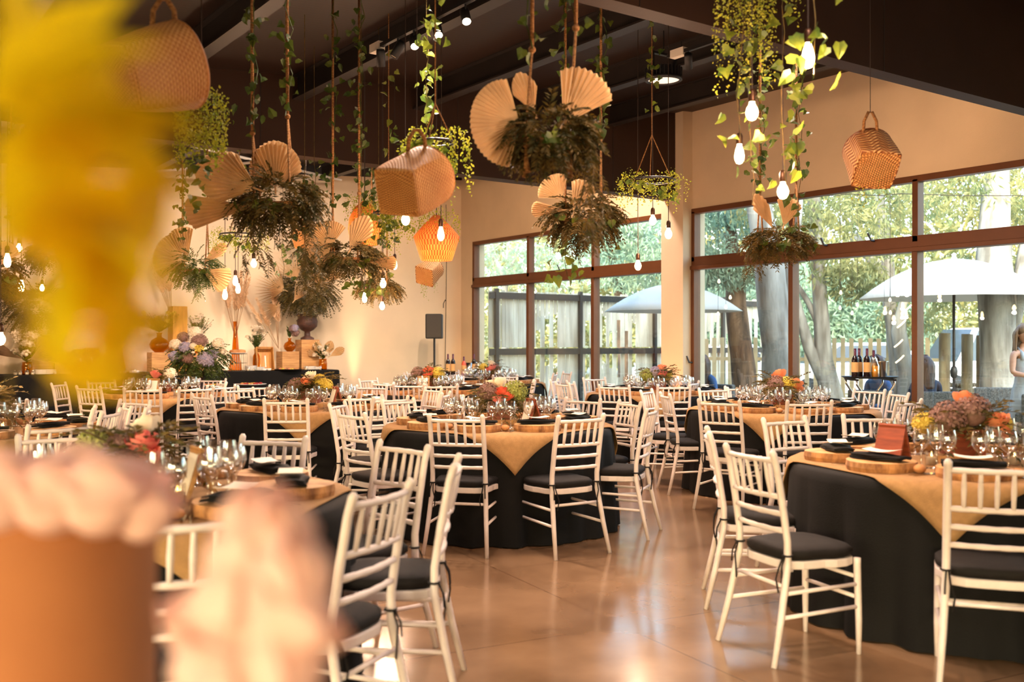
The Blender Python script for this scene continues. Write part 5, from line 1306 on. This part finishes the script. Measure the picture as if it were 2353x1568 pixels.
# ------------------------------------------------------------------ drinks
def bottle(p, lab, m_='wine', h=.31, lb='label', grp=None, foil=True):
    t = thing('bottle', lab, 'bottle', p, CAMYAW, grp); s = h/.31
    MB().lathe([(0,0),(.036,0),(.038,.01),(.038,.19*s),(.030,.215*s),(.014,.24*s),(.0135,.30*s),(.015,.305*s),(.0,.31*s)], 18).build('glass_body', m_, t, True)
    if lb: MB().lathe([(.0388,.06*s),(.0388,.165*s)], 18).build('paper_label', lb, t, True)
    if foil: MB().lathe([(.0150,.235*s),(.0150,.312*s),(0,.314*s)], 14).build('foil', 'foil', t, True)
    return t
TP = P(1999, 866, 10.75); t = thing('tray_stand', 'folding chrome tray stand near the right window', 'stand', Vector((TP.x,TP.y,0)), CAMYAW)
zt_ = TP.z-.02
for s in (-1, 1):
    for y in (-.17, .17): MB().tube([(s*.24,y,0), (s*.02,y,zt_*.5), (-s*.12,y,zt_*.82), (-s*.2,y,zt_-.06), (-s*.2,y,zt_)], .012, 8).build('leg', 'metal', t, True)
for s in (-1, 1): MB().tube([(s*.2,-.2,zt_-.01),(s*.2,.2,zt_-.01)], .012, 6).build('crossbar', 'plastic', t)
ty = tag(MB().lathe([(0,0),(.27,0),(.30,.018),(.305,.022),(.295,.02),(.26,.008),(0,.008)], 36).build('serving_tray', 'plastic', None, True, loc=Vector((TP.x,TP.y,zt_+.003))), 'oval black serving tray of drinks on the chrome stand', 'tray'); ty.rotation_euler = (0,0,CAMYAW); ty.scale = (1.0,.75,1)
cx_, cy_ = Vector((C_,-S_,0)), Vector((S_,C_,0)); tb = Vector((TP.x,TP.y,zt_+.012))
bottle(tb+cx_*-.18+cy_*-.06, 'dark wine bottle with tan label, leftmost on the serving tray', grp='wine bottles on the serving tray'); bottle(tb+cx_*-.105+cy_*.03, 'dark wine bottle with tan label, middle of three on the tray', grp='wine bottles on the serving tray')
bottle(tb+cx_*-.055+cy_*-.07, 'dark wine bottle with tan label beside the juice on the tray', grp='wine bottles on the serving tray'); bottle(tb+cx_*.07+cy_*.08, 'clear wine bottle with dark foil behind the juice', 'glass', .29)
t = thing('juice_bottle', 'glass carafe of orange juice on the serving tray', 'bottle', tb+cx_*.035+cy_*-.06); MB().lathe([(.04,0),(.044,.01),(.044,.13),(.02,.19),(.02,.21)], 18).build('glass_body', 'glass', t, True); MB().lathe([(0,.004),(.040,.005),(.040,.125),(.0,.126)], 18).build('juice', 'juice', t, True)
tag(MB().lathe([(.05,0),(.052,.01),(.066,.17),(.070,.175),(.064,.175),(.05,.01)], 22).build('ice_bucket', 'metal', None, True, loc=tb+cx_*.13), 'steel ice bucket right of the juice on the serving tray', 'ice bucket')
q = P(1058, 862, 16.3); t = thing('drinks_table', 'small white side table of drinks near the wall corner', 'table', Vector((q.x,q.y,0)), CAMYAW)
MB().box((0,0,q.z-.02), (.95,.5,.035)).build('tabletop', 'china', t, bevel=.005)
for sx in (-1, 1):
    for sy in (-1, 1): MB().bar((sx*.43,sy*.2,0),(sx*.43,sy*.2,q.z-.03),.035).build('leg', 'chair', t)
for i, (dx, dy, k, l) in enumerate(((-.20,-.05,'wine','leftmost dark bottle on the white drinks table'), (-.12,-.02,'wine','second dark bottle on the white drinks table'), (.06,-.08,'rosewine','rose coloured bottle on the white drinks table'), (.22,.0,'wine','rightmost dark bottle on the white drinks table'))):
    bottle(q+cx_*dx+cy_*dy, l, k, .34 if i != 2 else .3, 'label', 'bottles on the white drinks table')
tag(MB().lathe([(.06,0),(.075,.2),(.07,.2),(.055,.01)], 20).build('ice_bucket', 'metal', None, True, loc=q+cx_*.13+cy_*-.02), 'steel ice bucket on the white drinks table', 'ice bucket')
tag(MB().lathe([(.05,0),(.06,.01),(.065,.14),(.05,.19),(.055,.21)], 20).build('water_jug', 'glass', None, True, loc=q+cx_*.30+cy_*-.06), 'clear water jug on the white drinks table', 'jug')
# ------------------------------------------------------------------ blurred planting close to the lens
c = G(60, .98); c2 = P(60, 1075, .98)
t = thing('planter_pot', 'tall tan pot close to the camera at lower left, strongly blurred', 'planter', c, CAMYAW)
h = c2.z
MB().lathe([(.10,0),(.115,.02),(.117,h*.5),(.122,h-.03),(.128,h-.015),(.126,h),(.115,h),(.11,h-.05),(0,h-.05)], 40).build('pot', 'terra', t, True)
br = MB()
pl = thing('yellow_leaf_branch', 'strongly blurred branch of yellow leaves filling the upper left', 'plant', c+Vector((0,0,h-.04)), CAMYAW)
b0 = c+Vector((0,0,h-.04)); Mi = Matrix.Rotation(-CAMYAW, 3, 'Z')
def L_(u, v, Z): return Mi @ (P(u, v, Z)-b0)
s = MB(); s.tube([(-.01,0,0), L_(20,900,.95), L_(60,700,.85), L_(110,450,.75), L_(120,150,.7), L_(60,-40,.68)], [.0025]*6, 6)
s.tube([L_(60,700,.85), L_(180,560,.72), L_(300,420,.66)], 0.002, 5); s.tube([L_(110,450,.75), L_(220,330,.66), L_(300,290,.62)], .003, 5); s.build('stem', 'fern2', pl, True)
LV = [(60,10,.62,120,.16),(190,60,.60,60,.15),(130,150,.62,95,.16),(250,130,.58,35,.13),(70,230,.64,160,.14),(180,260,.60,60,.15),(300,250,.57,20,.14),(120,350,.62,100,.15),(230,360,.58,50,.15),(330,350,.56,340,.13),
      (70,430,.66,150,.13),(190,450,.6,100,.14),(300,440,.57,30,.14),(110,560,.64,200,.13),(230,560,.6,80,.15),(330,540,.58,330,.13),(280,640,.6,300,.13),(190,660,.62,250,.13),(350,620,.6,340,.11),(300,740,.62,290,.12),(230,800,.64,270,.12),
      (330,500,.57,0,.12),(30,110,.64,170,.13),(345,290,.58,20,.14),(370,400,.57,350,.13),(210,770,.62,200,.13),(130,800,.64,160,.12),(260,690,.6,330,.13),(340,470,.57,300,.13),(245,850,.62,260,.11),(170,880,.64,220,.10),(120,690,.62,180,.13),(20,340,.66,180,.12)]
for i, (u, v, Z, a, L) in enumerate(LV):
    Z *= .72; L *= .80; p = L_(u, v, Z); d = Vector((cos(R(a)), random.uniform(-.3,.3), sin(R(a)))); m = MB(); m.leaf(p-d*L*.4, d, L*.62, L*.46, up=Vector((random.uniform(-.3,.3), -1, random.uniform(-.3,.3))).cross(d), heart=True, fold=.12)
    m.build('leaf', 'yleaf', pl, True)
pk = thing('pink_bouquet', 'strongly blurred pale pink flowers close to the camera at lower left', 'flowers', G(560, .62, 0), CAMYAW)
b1 = G(560, .62, 0)
def K_(u, v, Z): return Mi @ (P(u, v, Z)-b1)
fl = [(640,1235,.60,.6),(665,1330,.58,.66),(668,1430,.57,.68),(640,1530,.57,.7),(560,1290,.60,.62),(530,1390,.59,.66),(560,1490,.58,.66),(480,1540,.60,.6),(545,1600,.57,.7),(570,1200,.62,.5),
      (290,1090,.84,.7),(180,1065,.86,.8),(60,1070,.86,.8),(0,0,0,0),(450,1440,.62,.5)]
pm = rose(.045).ball((0,0,0), .038, 12, 8).build('bloom', 'ppetal', None, True); pmm = pm.data; bpy.data.objects.remove(pm)
for (u, v, Z, s_) in fl[:10]+fl[14:]:
    o = bpy.data.objects.new('bloom', pmm); COL.objects.link(o); o.parent = pk; o.location = K_(u, v, Z); o.scale = (s_,)*3; o.rotation_euler = (random.uniform(0,3),)*3
s = MB()
for (u, v, Z, s_) in fl[:10]: s.tube([(0,0,.80), K_(580,1700,.6), K_(u, v, Z)], .003, 5)
s.build('stem', 'fern2', pk)
MB().lathe([(.04,.0),(.06,.01),(.06,.78),(.045,.86)], 20).disc(.04,.001,20,flip=True).build('tall_vase', 'terra', pk, True)
pk2 = thing('pink_bouquet', 'blurred pink blooms resting on the rim of the tan pot', 'flowers', c+Vector((0,0,h-.04)), CAMYAW)
for (u, v, Z, s_) in fl[10:13]+[(235,1105,.80,.7),(120,1100,.80,.75),(0,1100,.80,.75),(330,1120,.82,.6)]:
    o = bpy.data.objects.new('bloom', pmm); COL.objects.link(o); o.parent = pk2; o.location = L_(u, v+38+random.uniform(-10,24), Z+.08); o.scale = (s_*random.uniform(1.1,1.4),)*3
# ------------------------------------------------------------------ lamps of the hall, with added fill lamps
def aim(o, d): o.rotation_euler = Vector(d).to_track_quat('-Z', 'Y').to_euler()
# high bay lamps: one in view, the unseen rest added as overhead fill
def high_bay(p, lab, e):
    t = thing('high_bay_lamp', lab, 'ceiling lamp', p, 0, 'round high bay lamps under the ceiling')
    m = MB()
    for i in range(30):
        a = 2*pi*i/30; m.box((.155,0,.04), (.05,.008,.09), Matrix.Rotation(a, 4, 'Z'))
    m.lathe([(.05,.10),(.14,.09),(.15,.0)], 24); m.build('heat_sink', 'plastic', t)
    MB().lathe([(.15,0),(.175,-.005),(.18,-.03),(.155,-.04),(.150,-.02)], 28).build('rim', 'plastic', t, True)
    MB().disc(.152, -.022, 28, flip=True).build('diffuser', 'lampface', t)
    b = MB(); 
    for s in (-1, 1): b.box((s*.15,0,.14), (.02,.04,.16))
    b.box((0,0,.22), (.32,.04,.02)); b.build('bracket', 'plastic', t)
    MB().tube([(0,0,.22),(0,0,ceil_z(p.x)-p.z)], .006, 5).build('hanger', 'plastic', t)
    l = light('lamp_light', 'AREA', (0,0,-.05), e, NEUT, t, shape='DISK', size=.30); l.data.spread = R(150)
    return t
p = P(1525, 178, 9.6); high_bay(p, 'black finned high bay lamp hanging right of the near track lights', 60)
n = 0
for (x, y) in ((3.2,2.2), (7.6,2.2), (-1.2,2.2), (-1.2,7.0), (3.2,5.3), (6.6,5.1), (3.2,-2), (-5,2), (-5,8)):
    n += 1; high_bay(Vector((x, y, ceil_z(x)-.35)), 'added black high bay fill lamp above the hall, out of view', 32)
for x in (1.6, 4.4, 7.2, 9.2): high_bay(Vector((x, 10.75, ceil_z(x)-.30)), 'added black high bay fill lamp hidden behind the far ceiling beam', 40)  # unseen lamps added to fill the far bay with light
# track lights
def track(a, b, spots, lab):
    a, b = Vector(a), Vector(b); t = thing('track_light', lab, 'track light', a); d = b-a
    MB().bar((0,0,0), d, .035, .03).build('track', 'plastic', t)
    MB().box(tuple(d*.08), (.06,.16,.07)).build('driver_box', 'paper', t)
    for q in (.1, .9): MB().tube([d*q, d*q+Vector((0,0,ceil_z(a.x)-a.z-.3))], .004, 4).build('hanger', 'plastic', t)
    for (q, dr, e, on) in spots:
        dr = Vector(dr).normalized(); c = d*q+Vector((0,0,-.10)); s = thing('spotlight', None, None, c); s.parent = t
        Mx = dr.to_track_quat('-Z', 'Y').to_matrix().to_4x4()
        MB().lathe([(.0,.07),(.032,.07),(.036,.05),(.036,-.07),(.030,-.07)], 14, Mx).build('can', 'plastic', s, True)
        MB().disc(.031, -.066, 14, Mx, flip=True).build('lens', 'spot' if on else 'metal', s)
        MB().tube([(0,0,.1),(0,0,.02)], .008, 5).build('stem', 'plastic', s)
        if on:
            l = light('spot_light', 'SPOT', Vector(c)+dr*.09, e, NEUT, t, spot_size=R(70), spot_blend=.6, shadow_soft_size=.03); aim(l, dr)
a = P(850, 118, 8.3); b = P(990, 62, 7.4)
track(a, a+Vector((0,-1.6,0)), [(.12,(.2,.3,-1),0,0),(.30,(-.5,.3,-1),0,0),(.46,(-.25,-.62,-.75),150,1),(.68,(-.25,-.62,-.8),150,1),(.92,(-.25,-.62,-.8),150,1)], 'black track light row glowing left of centre ceiling')
a = P(1535, 130, 9.0)
track(a, a+Vector((0,-1.7,0)), [(.15,(.6,.5,-1),90,1),(.4,(.5,.2,-1),90,1),(.6,(.2,-.5,-1),90,1),(.8,(.4,.6,-.6),0,0)], 'black track light row beside the high bay lamp')
# floor uplights washing the walls
def uplight(p, d, e, col, lab, size=R(38)):
    t = thing('floor_uplight', lab, 'uplight', p, 0)
    MB().lathe([(.07,0),(.075,.02),(.07,.10),(.06,.12),(.055,.10)], 18).disc(.07, .001, 18, flip=True).build('can', 'plastic', t, True)
    MB().disc(.055, .10, 18).build('lens', 'spot', t)
    l = light('up_beam', 'SPOT', (0,0,.14), e, col, t, spot_size=size, spot_blend=.9, shadow_soft_size=.05); aim(l, d); return t
uplight(Vector((7.87,15.70,0)), (0,.05,1), 260, (1,.60,.34), 'floor uplight washing the back wall right of the buffet', R(24))
uplight(Vector((9.66,9.98,0)), (.15,0,1), 75, (1,.36,.15), 'floor uplight at the foot of the pillar', R(50))
uplight(Vector((5.35,15.66,0)), (.05,.10,1), 260, (1,.88,.76), 'floor uplight behind the buffet under the palm urn', R(75))
uplight(Vector((3.2,15.66,0)), (.0,.10,1), 180, (1,.80,.60), 'floor uplight behind the left half of the buffet', R(75))
for i, (x, tx) in enumerate(((2.0,2.6), (3.6,4.4), (5.2,6.2), (6.9,8.0))):
    z = ceil_z(x)-.22; y = 10.55; t = thing('wall_washer', 'black wall washing spotlight %s behind the far beam' % ['first','second','third','fourth'][i], 'spotlight', (x, y, z)); d = Vector((tx-x, 15.87-y, 1.9-z)).normalized()
    Mx = d.to_track_quat('-Z', 'Y').to_matrix().to_4x4(); MB().lathe([(0,.08),(.05,.08),(.055,-.08),(.045,-.08)], 14, Mx).build('can', 'plastic', t, True); MB().disc(.046, -.075, 14, Mx, flip=True).build('lens', 'spot', t); MB().tube([(0,0,.05),(0,0,.22)], .01, 5).build('stem', 'plastic', t)
    l = light('wash_light', 'SPOT', d*.1, 420, (1,.78,.62), t, spot_size=R(62), spot_blend=.8, shadow_soft_size=.05); aim(l, d)
for i, (x, y, tx, ty, tz, e) in enumerate(((7.6,4.85,10.1,6.4,3.9,75), (7.4,6.5,10.1,8.6,3.9,55), (7.9,10.55,10.1,13.2,3.7,260))):  # unseen spotlights added to brighten the wall above the windows
    z = ceil_z(x)-.22 if i != 1 else ceil_z(x)-.1
    if i == 1: x, y = 8.4, 4.85
    t = thing('wall_washer', 'added unseen black spotlight washing the window wall, %s' % ['nearest','second','behind the far beam'][i], 'spotlight', (x, y, z)); d = Vector((tx-x, ty-y, tz-z)).normalized()
    Mx = d.to_track_quat('-Z', 'Y').to_matrix().to_4x4(); MB().lathe([(0,.08),(.05,.08),(.055,-.08),(.045,-.08)], 14, Mx).build('can', 'plastic', t, True)
    l = light('wash_light', 'SPOT', d*.1, e, (1,.62,.36), t, spot_size=R(110), spot_blend=1, shadow_soft_size=.06); aim(l, d)
uplight(Vector((9.75,12.6,0)), (.12,-.2,1), 40, (1,.45,.2), 'floor uplight below the far window', R(60))
